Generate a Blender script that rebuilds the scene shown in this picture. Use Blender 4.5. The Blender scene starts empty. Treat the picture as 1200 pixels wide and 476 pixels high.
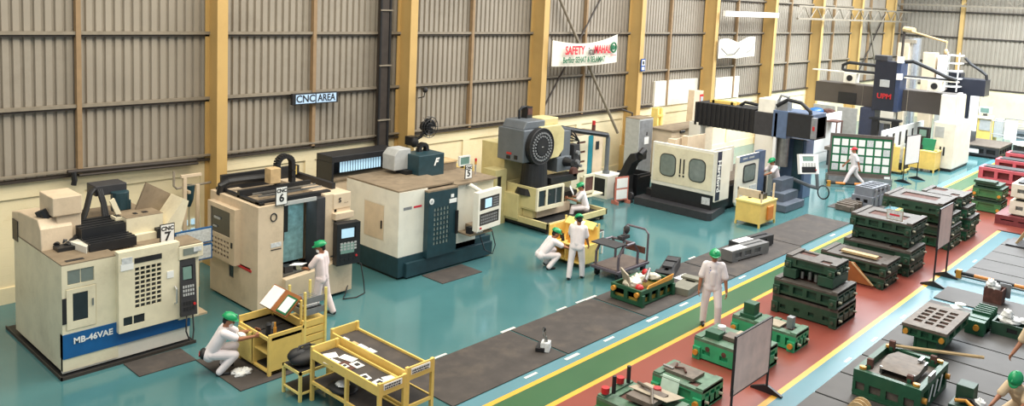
import bpy, math, random
from mathutils import Vector, Matrix
random.seed(7)
C = bpy.context.scene.collection
S = bpy.context.scene
PI = math.pi
def R(d): return math.radians(d)
# ---------------------------------------------------------------- materials
def lin(c):
    def f(u):
        u = u/255.
        return u/12.92 if u <= .04045 else ((u+.055)/1.055)**2.4
    return (f(c[0]), f(c[1]), f(c[2]), 1)
def mat(name, rgb, rough=.5, metal=0., var=.12, scale=6., dirt=None, dirt_amt=.0, bump=0., emit=0., spec=.5):
    m = bpy.data.materials.new(name); m.use_nodes = True
    nt = m.node_tree; b = nt.nodes['Principled BSDF']
    b.inputs['Roughness'].default_value = rough; b.inputs['Metallic'].default_value = metal
    b.inputs['Specular IOR Level'].default_value = spec
    c = lin(rgb)
    tc = nt.nodes.new('ShaderNodeTexCoord')
    n = nt.nodes.new('ShaderNodeTexNoise'); n.inputs['Scale'].default_value = scale; n.inputs['Detail'].default_value = 5
    nt.links.new(tc.outputs['Object'], n.inputs['Vector'])
    r = nt.nodes.new('ShaderNodeValToRGB')
    e = r.color_ramp.elements
    e[0].position = .3; e[1].position = .7
    e[0].color = tuple(max(0, x*(1-var)) for x in c[:3])+(1,); e[1].color = tuple(min(1, x*(1+var*.6)) for x in c[:3])+(1,)
    nt.links.new(n.outputs['Fac'], r.inputs['Fac'])
    out = r.outputs['Color']
    if dirt:
        n2 = nt.nodes.new('ShaderNodeTexNoise'); n2.inputs['Scale'].default_value = scale*.5; n2.inputs['Detail'].default_value = 8
        n2.inputs['Roughness'].default_value = .7
        nt.links.new(tc.outputs['Object'], n2.inputs['Vector'])
        r2 = nt.nodes.new('ShaderNodeValToRGB'); r2.color_ramp.elements[0].position = .5; r2.color_ramp.elements[1].position = .72
        r2.color_ramp.elements[0].color = (0,0,0,1); r2.color_ramp.elements[1].color = (dirt_amt,)*3+(1,)
        nt.links.new(n2.outputs['Fac'], r2.inputs['Fac'])
        mx = nt.nodes.new('ShaderNodeMix'); mx.data_type = 'RGBA'
        nt.links.new(r2.outputs['Color'], mx.inputs[0]); nt.links.new(out, mx.inputs[6]); mx.inputs[7].default_value = lin(dirt)
        out = mx.outputs[2]
    nt.links.new(out, b.inputs['Base Color'])
    if bump:
        bp = nt.nodes.new('ShaderNodeBump'); bp.inputs['Strength'].default_value = bump
        nt.links.new(n.outputs['Fac'], bp.inputs['Height']); nt.links.new(bp.outputs['Normal'], b.inputs['Normal'])
    if emit:
        b.inputs['Emission Color'].default_value = c; b.inputs['Emission Strength'].default_value = emit
    return m
GRIME = (92, 74, 48)
cream = mat('machine cream paint', (230, 220, 190), .45, dirt=GRIME, dirt_amt=.35, scale=3)
cream2 = mat('white enamel paint', (232, 228, 214), .4, dirt=(150,130,95), dirt_amt=.25, scale=3)
tan = mat('tan machine paint', (216, 196, 168), .5, dirt=GRIME, dirt_amt=.4, scale=3)
olive = mat('yellowed cream paint', (208, 195, 142), .5, dirt=(110,92,50), dirt_amt=.4, scale=3)
dirtytop = mat('dusty brown top', (136, 120, 98), .7, var=.3, dirt=(70,56,42), dirt_amt=.6, scale=5)
blue = mat('blue machine paint', (22, 92, 150), .4, dirt=(40,60,80), dirt_amt=.4)
teal = mat('dark teal paint', (34, 62, 70), .4, var=.2)
bluegrey = mat('blue grey paint', (100, 106, 111), .45, dirt=(60,66,72), dirt_amt=.4)
hblue = mat('mid blue grey enamel', (84, 102, 130), .4)
black = mat('black rubber', (26, 26, 28), .6, var=.3)
blackm = mat('black painted steel', (30, 31, 34), .45, var=.25)
darkg = mat('dark charcoal paint', (52, 52, 55), .5, var=.2)
grey = mat('grey metal', (140, 142, 144), .45, metal=.3, var=.2)
lgrey = mat('light grey paint', (176, 178, 176), .5, var=.12)
steel = mat('bare steel', (160, 160, 158), .35, metal=.8, var=.25)
chrome = mat('bright aluminium', (205, 208, 212), .25, metal=.8)
iron = mat('machined cast iron', (112, 102, 92), .6, metal=.25, var=.35, scale=9, dirt=(80,60,46), dirt_amt=.6)
rust = mat('rusty pocket iron', (92, 58, 48), .8, var=.4, scale=10)
dgreen = mat('dark green casting paint', (38, 72, 54), .5, var=.25, dirt=(52,48,38), dirt_amt=.5)
mgreen = mat('green casting paint', (32, 84, 58), .45, var=.2, dirt=(50,56,40), dirt_amt=.4)
bgreen = mat('bright green casting paint', (52, 164, 114), .45, var=.2, dirt=(60,80,52), dirt_amt=.4)
ggreen = mat('leaf green casting paint', (66, 118, 72), .45, var=.2, dirt=(60,60,42), dirt_amt=.4)
pinkred = mat('faded red casting paint', (190, 92, 102), .5, var=.2, dirt=(120,60,60), dirt_amt=.4)
dred = mat('dark red casting paint', (116, 52, 54), .5, var=.2)
creamcast = mat('cream casting paint', (226, 220, 200), .5, var=.15, dirt=(130,110,90), dirt_amt=.4)
iron_d = mat('oily dark iron top', (88, 82, 76), .55, metal=.2, var=.35, scale=9, dirt=(60,52,46), dirt_amt=.6)
iron_g = mat('green stained iron top', (88, 122, 98), .5, var=.35, scale=9, dirt=(96,88,78), dirt_amt=.8)
yellow = mat('yellow trolley paint', (236, 202, 112), .45, var=.1, dirt=(150,110,50), dirt_amt=.3)
paleyel = mat('pale yellow paint', (238, 216, 130), .5, var=.1)
orange = mat('orange plastic', (214, 130, 50), .5)
goldpin = mat('brass orange pin', (214, 150, 60), .4, metal=.2)
redp = mat('red plastic', (190, 40, 44), .4)
plywood = mat('brown plywood', (150, 92, 48), .6, var=.2, scale=4)
wood = mat('pale timber', (196, 168, 124), .6, var=.2, scale=8)
card = mat('grey cardboard', (170, 158, 138), .8, var=.15)
paper = mat('white paper', (238, 238, 234), .7, var=.04)
papergrey = mat('printed paper', (205, 208, 208), .7, var=.25, scale=18)
ink = mat('black ink', (28, 28, 30), .6)
inkred = mat('red ink', (206, 40, 58), .6)
inkgreen = mat('green ink', (30, 104, 70), .6)
white = mat('white plastic', (236, 236, 232), .5, var=.04)
clothw = mat('white work cloth', (236, 226, 226), .85, var=.08, scale=5)
clothp = mat('pale pink grey work cloth', (226, 208, 206), .85, var=.1, scale=5)
clothk = mat('beige work cloth', (214, 190, 156), .85, var=.1, scale=5)
skin = mat('skin', (158, 104, 74), .55, var=.08)
hair = mat('black hair', (20, 17, 16), .7)
helm = mat('green helmet plastic', (24, 150, 92), .3, var=.05)
helmred = mat('red cap cloth', (214, 44, 58), .7)
shoe = mat('black shoe leather', (24, 24, 26), .5)
glove = mat('pale cotton glove', (228, 218, 190), .9)
glass = mat('dark tinted glass', (42, 48, 52), .12, var=.1)
cellg = mat('pale window cell', (168, 178, 168), .2, var=.25)
glassg = mat('grey green glass', (118, 128, 122), .15, var=.15)
screen = mat('lit control screen', (170, 205, 225), .3, emit=.5)
screend = mat('dim control screen', (110, 140, 130), .3, emit=.12)
glow_m = mat('pale glowing strips', (170, 205, 225), .4, emit=.7)
greenfelt = mat('green felt', (24, 104, 66), .9, var=.1)
pinkboard = mat('pinkish grey board', (238, 198, 184), .5, var=.16, scale=3)
matrub = mat('black floor matting', (66, 60, 56), .8, var=.22, scale=3, dirt=(96,84,70), dirt_amt=.4, bump=.1)
matgrey = mat('grey floor plate', (74, 70, 66), .6, var=.15, scale=2, dirt=(76,72,70), dirt_amt=.5)
# ---------------------------------------------------------------- mesh builder
class MB:
    def __init__(s, m=None): s.v = []; s.f = []; s.fm = []; s.mats = [m] if m else []; s.k = 0
    def use(s, m):
        if m not in s.mats: s.mats.append(m)
        s.k = s.mats.index(m); return s
    def add(s, vs, fs, mtx=None):
        n = len(s.v)
        s.v += [tuple(mtx @ Vector(v)) if mtx else tuple(v) for v in vs]
        s.f += [tuple(i+n for i in f) for f in fs]; s.fm += [s.k]*len(fs); return s
    def box(s, x0, x1, y0, y1, z0, z1, mtx=None):
        vs = [(x,y,z) for z in (z0,z1) for y in (y0,y1) for x in (x0,x1)]
        return s.add(vs, [(0,2,3,1),(4,5,7,6),(0,1,5,4),(2,6,7,3),(0,4,6,2),(1,3,7,5)], mtx)
    def pbox(s, x0, x1, y0, y1, z0, z1, holes, inner=None, mtx=None):
        """box whose named faces ('-x','+x','-y','+y','+z') carry rectangular pockets (u0,u1,v0,v1,depth)"""
        k0 = s.k
        faces = {'-y':(0,2,1,y0,1,x0,x1,z0,z1),'+y':(0,2,1,y1,-1,x0,x1,z0,z1),'-x':(1,2,0,x0,1,y0,y1,z0,z1),'+x':(1,2,0,x1,-1,y0,y1,z0,z1),'+z':(0,1,2,z1,-1,x0,x1,y0,y1),'-z':(0,1,2,z0,1,x0,x1,y0,y1)}
        for key,(a,b,c,w,dr,u0,u1,v0,v1) in faces.items():
            hs = holes.get(key, [])
            def P(u,v,d):
                p = [0,0,0]; p[a]=u; p[b]=v; p[c]=w+dr*d; return tuple(p)
            us = sorted({u0,u1,*[h[0] for h in hs],*[h[1] for h in hs]}); vs = sorted({v0,v1,*[h[2] for h in hs],*[h[3] for h in hs]})
            for i in range(len(us)-1):
                for j in range(len(vs)-1):
                    cu, cv = (us[i]+us[i+1])/2, (vs[j]+vs[j+1])/2
                    if any(h[0]<cu<h[1] and h[2]<cv<h[3] for h in hs): continue
                    s.add([P(us[i],vs[j],0),P(us[i+1],vs[j],0),P(us[i+1],vs[j+1],0),P(us[i],vs[j+1],0)],[(0,1,2,3)],mtx)
            for h in hs:
                q = [(h[0],h[2]),(h[1],h[2]),(h[1],h[3]),(h[0],h[3])]; d = h[4]
                vv = [P(*p,0) for p in q]+[P(*p,d) for p in q]
                s.add(vv,[(0,1,5,4),(1,2,6,5),(2,3,7,6),(3,0,4,7)],mtx)
                if inner: s.use(inner)
                s.add(vv,[(4,5,6,7)],mtx); s.k = k0
        return s
    def prism(s, poly, ax, a0, a1, mtx=None):
        n = len(poly)
        def P(p,a): return {'x':(a,p[0],p[1]),'y':(p[0],a,p[1]),'z':(p[0],p[1],a)}[ax]
        vs = [P(p,a0) for p in poly]+[P(p,a1) for p in poly]
        return s.add(vs,[tuple(range(n))[::-1],tuple(range(n,2*n))]+[(i,(i+1)%n,n+(i+1)%n,n+i) for i in range(n)],mtx)
    def cyl(s, p0, p1, r0, r1=None, n=14, mtx=None, cap=True):
        r1 = r0 if r1 is None else r1
        p0 = Vector(p0); p1 = Vector(p1); d = (p1-p0).normalized()
        a = d.orthogonal().normalized(); b = d.cross(a)
        vs = [tuple(p+(a*math.cos(2*PI*i/n)+b*math.sin(2*PI*i/n))*r) for p,r in ((p0,r0),(p1,r1)) for i in range(n)]
        fs = [(i,(i+1)%n,n+(i+1)%n,n+i) for i in range(n)]
        if cap: fs += [tuple(range(n))[::-1], tuple(range(n,2*n))]
        return s.add(vs, fs, mtx)
    def tube(s, pts, r, n=8, mtx=None, closed=False):
        pts = [Vector(p) for p in pts]; N = len(pts); vs = []; fs = []; a = None
        for i,p in enumerate(pts):
            if closed: t = pts[(i+1)%N]-pts[i-1]
            else: t = pts[min(i+1,N-1)]-pts[max(i-1,0)]
            t.normalize()
            a = t.orthogonal() if a is None else a-t*a.dot(t)
            if a.length < 1e-5: a = t.orthogonal()
            a.normalize(); b = t.cross(a)
            rr = r[i] if isinstance(r,(list,tuple)) else r
            vs += [tuple(p+(a*math.cos(2*PI*k/n)+b*math.sin(2*PI*k/n))*rr) for k in range(n)]
        for i in range(N if closed else N-1):
            j = (i+1)%N
            fs += [(i*n+k,i*n+(k+1)%n,j*n+(k+1)%n,j*n+k) for k in range(n)]
        if not closed: fs += [tuple(range(n))[::-1], tuple(range((N-1)*n,N*n))]
        return s.add(vs, fs, mtx)
    def ell(s, c, r, n=14, m=10, mtx=None, zmin=-1.):
        vs = []; fs = []
        t0 = math.asin(max(-1,zmin))
        for j in range(m+1):
            t = t0+(PI/2-t0)*j/m
            vs += [(c[0]+r[0]*math.cos(t)*math.cos(2*PI*i/n), c[1]+r[1]*math.cos(t)*math.sin(2*PI*i/n), c[2]+r[2]*math.sin(t)) for i in range(n)]
        for j in range(m):
            fs += [(j*n+i,j*n+(i+1)%n,(j+1)*n+(i+1)%n,(j+1)*n+i) for i in range(n)]
        fs.append(tuple(range(n))[::-1])
        return s.add(vs, fs, mtx)
    def capsule(s, p0, p1, r0, r1, n=12):
        p0 = Vector(p0); p1 = Vector(p1); d = p1-p0; L = d.length
        if L < 1e-6: d = Vector((0,0,1))
        d.normalize(); a = d.orthogonal().normalized(); b = d.cross(a); vs = []; rings = []
        for t in (-80,-50,-20,0): rings.append((p0+d*(r0*math.sin(R(t))), r0*math.cos(R(t))))
        for t in (0,20,50,80): rings.append((p1+d*(r1*math.sin(R(t))), r1*math.cos(R(t))))
        for p,r in rings: vs += [tuple(p+(a*math.cos(2*PI*i/n)+b*math.sin(2*PI*i/n))*r) for i in range(n)]
        k = len(rings)
        fs = [(j*n+i,j*n+(i+1)%n,(j+1)*n+(i+1)%n,(j+1)*n+i) for j in range(k-1) for i in range(n)]
        fs += [tuple(range(n))[::-1], tuple(range((k-1)*n,k*n))]
        return s.add(vs, fs)
    def build(s, name, parent=None, bevel=0, smooth=False, remesh=0, loc=None, rot=None):
        me = bpy.data.meshes.new(name); me.from_pydata(s.v, [], s.f)
        for m in s.mats: me.materials.append(m)
        for p,k in zip(me.polygons, s.fm): p.material_index = k
        if smooth:
            for p in me.polygons: p.use_smooth = True
        import bmesh
        if not remesh:
            bm = bmesh.new(); bm.from_mesh(me); bmesh.ops.recalc_face_normals(bm, faces=bm.faces); bm.to_mesh(me); bm.free()
        me.update()
        o = bpy.data.objects.new(name, me); C.objects.link(o)
        if parent: o.parent = parent
        if loc: o.location = loc
        if rot: o.rotation_euler = rot
        if bevel:
            b = o.modifiers.new('bevel','BEVEL'); b.width = bevel; b.segments = 2; b.limit_method = 'ANGLE'; b.angle_limit = R(40)
        if remesh:
            r = o.modifiers.new('remesh','REMESH'); r.mode = 'VOXEL'; r.voxel_size = remesh; r.use_smooth_shade = True
            sm = o.modifiers.new('smooth','SMOOTH'); sm.factor = .5; sm.iterations = 2
            dg = bpy.context.evaluated_depsgraph_get()
            me2 = bpy.data.meshes.new_from_object(o.evaluated_get(dg)); o.modifiers.clear(); o.data = me2
        return o
def boxes(name, m, parent, lst, bevel=0):
    for q in lst: MB(m).box(q[0]-.003,q[1]+.003,q[2]-.003,q[3]+.003,q[4],q[5]+.002).build(name, parent, bevel)
def cyls(name, m, parent, lst):
    for q in lst: MB(m).cyl(*q).build(name, parent)
def rag(b, c, r, seed=1, n=13, m=8):
    """crumpled cloth lump: a dome with uneven folds"""
    rnd = random.Random(seed); k0 = len(b.v); b.ell(c, r, n, m, None, -.3)
    for i in range(k0, len(b.v)):
        v = b.v[i]; f = rnd.uniform(.72,1.25)
        b.v[i] = (c[0]+(v[0]-c[0])*f, c[1]+(v[1]-c[1])*f, max(c[2]-r[2]*.3, c[2]+(v[2]-c[2])*rnd.uniform(.55,1.25)))
    return b
def tag(o, label, cat, group=None, kind=None):
    o['label'] = label; o['category'] = cat
    if group: o['group'] = group
    if kind: o['kind'] = kind
    return o
def thing(name, label, cat, loc=(0,0,0), rz=0, group=None):
    o = bpy.data.objects.new(name, None); C.objects.link(o); o.location = loc; o.rotation_euler = (0,0,R(rz)); o.empty_display_size = .1
    return tag(o, label, cat, group)
def struct(o, label=None):
    o['kind'] = 'structure'
    if label: o['label'] = label
    return o
def copy_tree(o, parent=None, link=C):
    c = o.copy(); link.objects.link(c)
    if parent: c.parent = parent
    for ch in list(o.children): copy_tree(ch, c)
    return c
def text(body, name, m, parent, loc, size, rz=0, rx=90, sx=1., align='CENTER', bold=.0, ex=.003, shear=0.):
    cu = bpy.data.curves.new(name, 'FONT'); cu.body = body; cu.size = size; cu.align_x = align; cu.align_y = 'CENTER'; cu.extrude = ex; cu.offset = bold; cu.shear = shear
    cu.resolution_u = 3
    o = bpy.data.objects.new(name, cu); C.objects.link(o)
    dg = bpy.context.evaluated_depsgraph_get()
    me = bpy.data.meshes.new_from_object(o.evaluated_get(dg)); bpy.data.objects.remove(o); bpy.data.curves.remove(cu)
    me.materials.clear(); me.materials.append(m)
    for p in me.polygons: p.material_index = 0
    o = bpy.data.objects.new(name, me); C.objects.link(o); o.parent = parent
    o.location = loc; o.rotation_euler = (R(rx), 0, R(rz)); o.scale = (sx,1,1)
    return o
def arc(c, r, a0, a1, n=14, plane='xz', ry=None):
    ry = ry or r; out = []
    for i in range(n+1):
        t = R(a0+(a1-a0)*i/n); u, v = r*math.cos(t), ry*math.sin(t)
        out.append({'xz':(c[0]+u,c[1],c[2]+v),'yz':(c[0],c[1]+u,c[2]+v),'xy':(c[0]+u,c[1]+v,c[2])}[plane])
    return out
# ---------------------------------------------------------------- camera (height 6.9 m, looking along the hall)
cam = bpy.data.cameras.new('camera'); co = bpy.data.objects.new('camera', cam); C.objects.link(co); S.camera = co
F_, PX, PY = 959., 600., 105.
def dv(x, y): return Vector((x-PX, y-PY, F_)).normalized()
Xc = dv(1486, 38.5); Nc = dv(-450, -48.); Nc = (Nc - Xc*Nc.dot(Xc)).normalized(); Uc = Xc.cross(Nc)
right = Vector((Xc[0],Nc[0],Uc[0])); down = Vector((Xc[1],Nc[1],Uc[1])); fwd = Vector((Xc[2],Nc[2],Uc[2]))
m3 = Matrix((right, -down, -fwd)).transposed()
co.matrix_world = Matrix.Translation((0,0,6.9)) @ m3.to_4x4()
cam.sensor_fit = 'HORIZONTAL'; cam.sensor_width = 36; cam.lens = F_/1200*36; cam.shift_y = -(238-PY)/1200; cam.shift_x = 0
cam.clip_end = 300
# ================================================================ the hall
YW, XE = 19.0, 61.0
def floor_mat(name, rgb, rough=.22, var=.1, dirt=None):
    return mat(name, rgb, rough, var=var, scale=.7, dirt=dirt, dirt_amt=.35)
f_teal = floor_mat('teal epoxy floor', (70, 115, 118), .13, .14, (66,94,94))
f_blue = floor_mat('blue grey epoxy floor', (92, 138, 150), .25, .1, (90,110,112))
f_green = floor_mat('green walkway paint', (52, 96, 62), .3, .14, (70,90,60))
f_red = floor_mat('brick red floor paint', (140, 70, 58), .28, .14, (110,66,56))
f_yel = floor_mat('yellow line paint', (226, 172, 62), .35, .1, (160,130,70))
f_white = floor_mat('white tape', (216, 214, 204), .4, .1)
def build_floor():
    b = MB()
    def rect(m, x0, x1, y0, y1, z=0):
        b.use(m); n = max(1, int((x1-x0)/8))
        for i in range(n):
            a, c = x0+(x1-x0)*i/n, x0+(x1-x0)*(i+1)/n
            b.add([(a,y0,z),(c,y0,z),(c,y1,z),(a,y1,z)], [(0,1,2,3)])
    L, E = -12, XE+.3
    rect(f_teal, L, E, 9.43, YW+.3); rect(f_blue, L, E, 9.14, 9.43)
    rect(f_yel, L, E, 9.03, 9.14); rect(f_green, L, E, 8.41, 9.03); rect(f_yel, L, E, 8.30, 8.41)
    rect(f_red, L, 30.55, 5.88, 8.30); rect(f_red, 30.55, 47, -14, 8.30); rect(f_teal, 47, E, -14, 8.30)
    rect(f_yel, L, 30.67, 5.77, 5.88); rect(f_yel, 30.55, 30.67, 2, 5.77); rect(f_blue, L, 30.55, -14, 5.77)
    # taped marks (3 mm thick) at bay ends and along the blue band
    for x in (8.6, 10.9, 13.35, 16.3, 19.2, 22.1, 25.2): rect(f_white, x, x+.34, 9.30, 9.36, .003)
    for x in (10.2, 13.9, 14.6, 19.6): rect(f_white, x, x+.34, 11.02, 11.08, .003)
    for x in (16.2, 17.7, 19.6, 25.9): rect(f_white, x, x+.3, 5.46, 5.52, .003)
    for x in (12.27, 15.12): rect(f_white, x-.2, x+.22, 9.28, 9.36, .004); rect(f_white, x-.2, x+.22, 11.0, 11.07, .004)
    o = b.build('floor'); struct(o, 'teal, green and red painted workshop floor with yellow lines')
build_floor()
# ---- sheet metal walls
sheet = mat('galvanised wall sheet', (161, 152, 138), .6, metal=.15, var=.1, scale=.8, dirt=(100,92,80), dirt_amt=.5)
girt_m = mat('grey steel girt', (140, 130, 114), .6, var=.15)
girt_d = mat('dark steel angle', (58, 50, 44), .6, var=.2)
col_m = mat('ochre column paint', (200, 166, 104), .5, var=.12, scale=1.2, dirt=(150,118,70), dirt_amt=.35)
def wall_mat():
    m = mat('cream block wall paint', (238, 224, 186), .6, var=.08, scale=1.5, dirt=(196,168,112), dirt_amt=.5)
    nt = m.node_tree; b = nt.nodes['Principled BSDF']
    tc = nt.nodes.new('ShaderNodeTexCoord'); sp = nt.nodes.new('ShaderNodeSeparateXYZ'); cb = nt.nodes.new('ShaderNodeCombineXYZ'); ad = nt.nodes.new('ShaderNodeMath')
    nt.links.new(tc.outputs['Object'], sp.inputs[0]); nt.links.new(sp.outputs['X'], ad.inputs[0]); nt.links.new(sp.outputs['Y'], ad.inputs[1])
    nt.links.new(ad.outputs[0], cb.inputs['X']); nt.links.new(sp.outputs['Z'], cb.inputs['Y'])
    br = nt.nodes.new('ShaderNodeTexBrick'); br.inputs['Scale'].default_value = 1; br.inputs['Brick Width'].default_value = .4; br.inputs['Row Height'].default_value = .2
    br.inputs['Mortar Size'].default_value = .006; br.inputs['Color1'].default_value = (1,1,1,1); br.inputs['Color2'].default_value = (1,1,1,1); br.inputs['Mortar'].default_value = (0,0,0,1)
    nt.links.new(cb.outputs[0], br.inputs['Vector'])
    bp = nt.nodes.new('ShaderNodeBump'); bp.inputs['Strength'].default_value = .5; bp.inputs['Distance'].default_value = .01
    nt.links.new(br.outputs['Color'], bp.inputs['Height']); nt.links.new(bp.outputs['Normal'], b.inputs['Normal'])
    return m
blockw = wall_mat()
def sheet_profile(a0, a1, pitch=.205, d=.06):
    out = []; a = a0
    while a < a1:
        out += [(a,0),(a+pitch*.60,0),(a+pitch*.70,d),(a+pitch*.90,d),(a+pitch,0)]; a += pitch
    return out
def wall_north():
    b = MB(sheet)
    pr = sheet_profile(-6, XE); n = len(pr)
    vs = [(x, YW+.06+d, z) for z in (2.5, 13.) for x,d in pr]
    b.add(vs, [(i,i+1,n+i+1,n+i) for i in range(n-1)])
    b.use(blockw)
    holes = []
    for k in range(-1, 9):
        x0 = 3.62+6*k
        for a, c in ((x0+.35, x0+2.9), (x0+3.2, x0+5.9)): holes.append((a, c, .35, 2.25, .04))
    b.pbox(-6, XE+.2, YW, YW+.35, 0, 2.58, {'-y': holes})
    o = b.build('wall_north'); struct(o, 'cream block wall with grey ribbed metal sheets above')
    for k,(a,c,z0,z1) in enumerate(((29.75,33.3,2.58,3.68),(35.0,37.35,2.58,3.62))):
        struct(MB(cream2).box(a,c,YW-.06,YW+.05,z0,z1).build(f'trim_{k+20}', bevel=.01), 'raised pale wall panel between columns')
    for i,z in enumerate((4.15, 5.75, 7.35, 8.95, 10.5)):
        bb = MB(girt_m); bb.box(-6, XE, YW-.07, YW+.05, z-.035, z+.035); bb.use(girt_d).box(-6, XE, YW-.03, YW+.05, z-.085, z-.035)
        struct(bb.build(f'trim_{i+1}'), 'horizontal steel girt across the ribbed sheets')
    bb = MB(girt_d); bb.box(-6, 29.6, YW-.1, YW+.06, 2.6, 2.65); bb.box(37.5, XE, YW-.1, YW+.06, 2.6, 2.65); bb.use(girt_m).box(-6, 29.6, YW-.12, YW, 2.72, 2.76)
    struct(bb.build('trim_6'), 'dark steel angle on top of the cream base wall')
    for i in range(10):                                     # light posts between the columns
        x = 6.72+6.0*i-.02
        p = MB(mat('brown post', (150,124,92), .6) if i == 0 else bpy.data.materials['brown post'])
        p.box(x-.05, x+.05, YW-.1, YW+.04, 2.6, 13)
        struct(p.build(f'trim_{50+i}'), 'slim brown post between two columns')
wall_north()
for k in range(9):
    x = 9.62+5.99*k
    b = MB(col_m); y0, y1 = YW-.62, YW
    b.box(x, x+.27, y0, y0+.03, 0, 13); b.box(x, x+.27, y1-.03, y1, 0, 13); b.box(x+.1, x+.13, y0+.03, y1-.03, 0, 13)
    b.box(x-.05, x+.32, y0-.05, y1, 0, .9 if k == 3 else .35)
    if k == 3: b.box(x-.12, x+.4, y0-.1, y1, 0, 1.15)
    struct(b.build('column'), 'ochre painted steel column against the wall')
for k,(x,s) in enumerate(((3.62,0),)):
    b = MB(col_m); y0, y1 = YW-.62, YW
    b.box(x, x+.27, y0, y0+.03, 0, 13); b.box(x, x+.27, y1-.03, y1, 0, 13); b.box(x+.1, x+.13, y0+.03, y1-.03, 0, 13); struct(b.build('column'))
def wall_east():
    b = MB(sheet); pr = sheet_profile(-14, YW+.2, .26); n = len(pr)
    b.add([(XE+.06+d, y, z) for z in (2.2, 16.) for y,d in pr], [(i,i+1,n+i+1,n+i) for i in range(n-1)])
    b.use(blockw).pbox(XE, XE+.35, -14, YW+.3, 0, 2.3, {'-x': []})
    struct(b.build('wall_east'), 'far end wall of ribbed sheets above a cream base')
    for i,z in enumerate((2.35, 3.95, 5.65, 7.35, 9.0)):
        struct(MB(girt_d).box(XE-.06, XE+.05, -14, YW, z-.04, z+.05).build(f'trim_{i+10}'), 'steel girt on the far wall')
    for y in (15.1, 9.1, 3.1): struct(MB(col_m).box(XE-.3, XE, y-.12, y+.12, 0, 16).build('column'), 'ochre column on the far wall')
    # crane rail truss along the far wall
    t = MB(girt_m); X0 = XE-.9
    for z in (7.75, 8.5): t.box(X0-.06, X0+.06, -14, YW, z-.06, z+.06)
    y = -13.5
    while y < YW-1: t.tube([(X0,y,7.75),(X0,y+.75,8.5),(X0,y+1.5,7.75)], .03, 6); y += 1.5
    struct(t.build('trim_30'), 'lattice truss across the far wall')
    t = MB(girt_m)                                           # runway beam in front of the north columns, far half
    for z in (6.55, 7.2): t.box(41.6, XE-1, 18.05, 18.15, z-.05, z+.05)
    x = 41.6
    while x < XE-2: t.tube([(x,18.1,6.55),(x+.8,18.1,7.2),(x+1.6,18.1,6.55)], .03, 6); x += 1.6
    struct(t.build('trim_31'), 'lattice runway beam in front of the far columns')
    struct(MB(white).box(33.9, 39.4, 18.1, 18.25, 6.55, 6.8).build('trim_32', bevel=.01), 'white beam spanning two columns')
wall_east()
# diagonal bracing between the third and fourth column, dark cable duct by the second column
struct(MB(girt_m).cyl((22.9,18.85,7.05),(26.9,18.75,1.75),.055).build('trim_40'), 'pale diagonal brace pipe behind the banner')
struct(MB(girt_d).cyl((25.5,18.9,7.1),(21.9,18.9,2.4),.035).build('trim_41'), 'dark diagonal brace rod behind the banner')
struct(MB(girt_m).cyl((54.0,18.85,7.0),(56.6,18.8,2.5),.05).build('trim_42'), 'pale diagonal brace near the corner')
struct(MB(girt_d).cyl((57.2,18.9,7.0),(52.5,18.9,2.5),.04).build('trim_43'), 'dark diagonal brace near the corner')
dk = thing('cable_duct', 'dark brown cable duct running up the wall beside the second column', 'duct', (15.05,18.8,0))
d = MB(girt_d); d.box(-.2,.05,-.05,.15,0,12.5); d.use(black).cyl((-.24,-.05,1.3),(-.24,-.05,12.5),.035); d.cyl((.1,-.05,1.3),(.1,-.05,12.5),.04); d.build('duct_body', dk)
d = MB(girt_m)
for z in (1.6,3.2,4.8,6.4,8,9.6): d.box(-.28,.16,-.1,-.06,z,z+.04)
d.build('clamp', dk)
# dark pipes on top of the base wall with the green funnel lamp
pp = thing('wall_pipe', 'dark brown pipe lying along the top of the cream wall at left', 'pipe', (6.4,18.8,0))
MB(girt_d).tube([(0,0,2.74),(2.9,0,2.67)], .05).tube([(.2,-.1,2.66),(2.9,-.1,2.61)], .03).build('pipe_run', pp)
MB(black).tube([(.1,-.05,2.74),(.12,-.06,2.55),(.1,-.05,2.45)], .06).build('valve', pp)
fl_ = thing('air_regulator', 'green funnel shaped air regulator hanging on a bent pipe between the first machines', 'regulator', (8.98,18.6,0))
MB(girt_m).tube([(-.3,.05,2.5),(-.32,0,2.15),(-.25,0,2.08),(.0,0,2.1),(.6,.0,2.12)], .03).build('bent_pipe', fl_)
MB(teal).cyl((.05,0,2.12),(.05,0,1.78),.14,.1).cyl((.05,0,1.78),(.05,0,1.6),.1,.04).build('funnel', fl_)
MB(steel).cyl((.05,0,1.6),(.05,0,1.1),.008).build('drain_rod', fl_)
b = MB(glow_m)
for i in range(2):
    for j in range(2): b.box(9.02+.27*i, 9.02+.27*i+.17, YW-.012, YW+.06, .78+.24*j, .78+.24*j+.13)
struct(b.build('window_1'), 'four small glass vent blocks low in the wall')
struct(MB(glow_m).box(4.55, 5.0, YW-.012, YW+.05, 1.0, 1.1).build('window_2'), 'narrow glass slot low in the wall at left')
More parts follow.
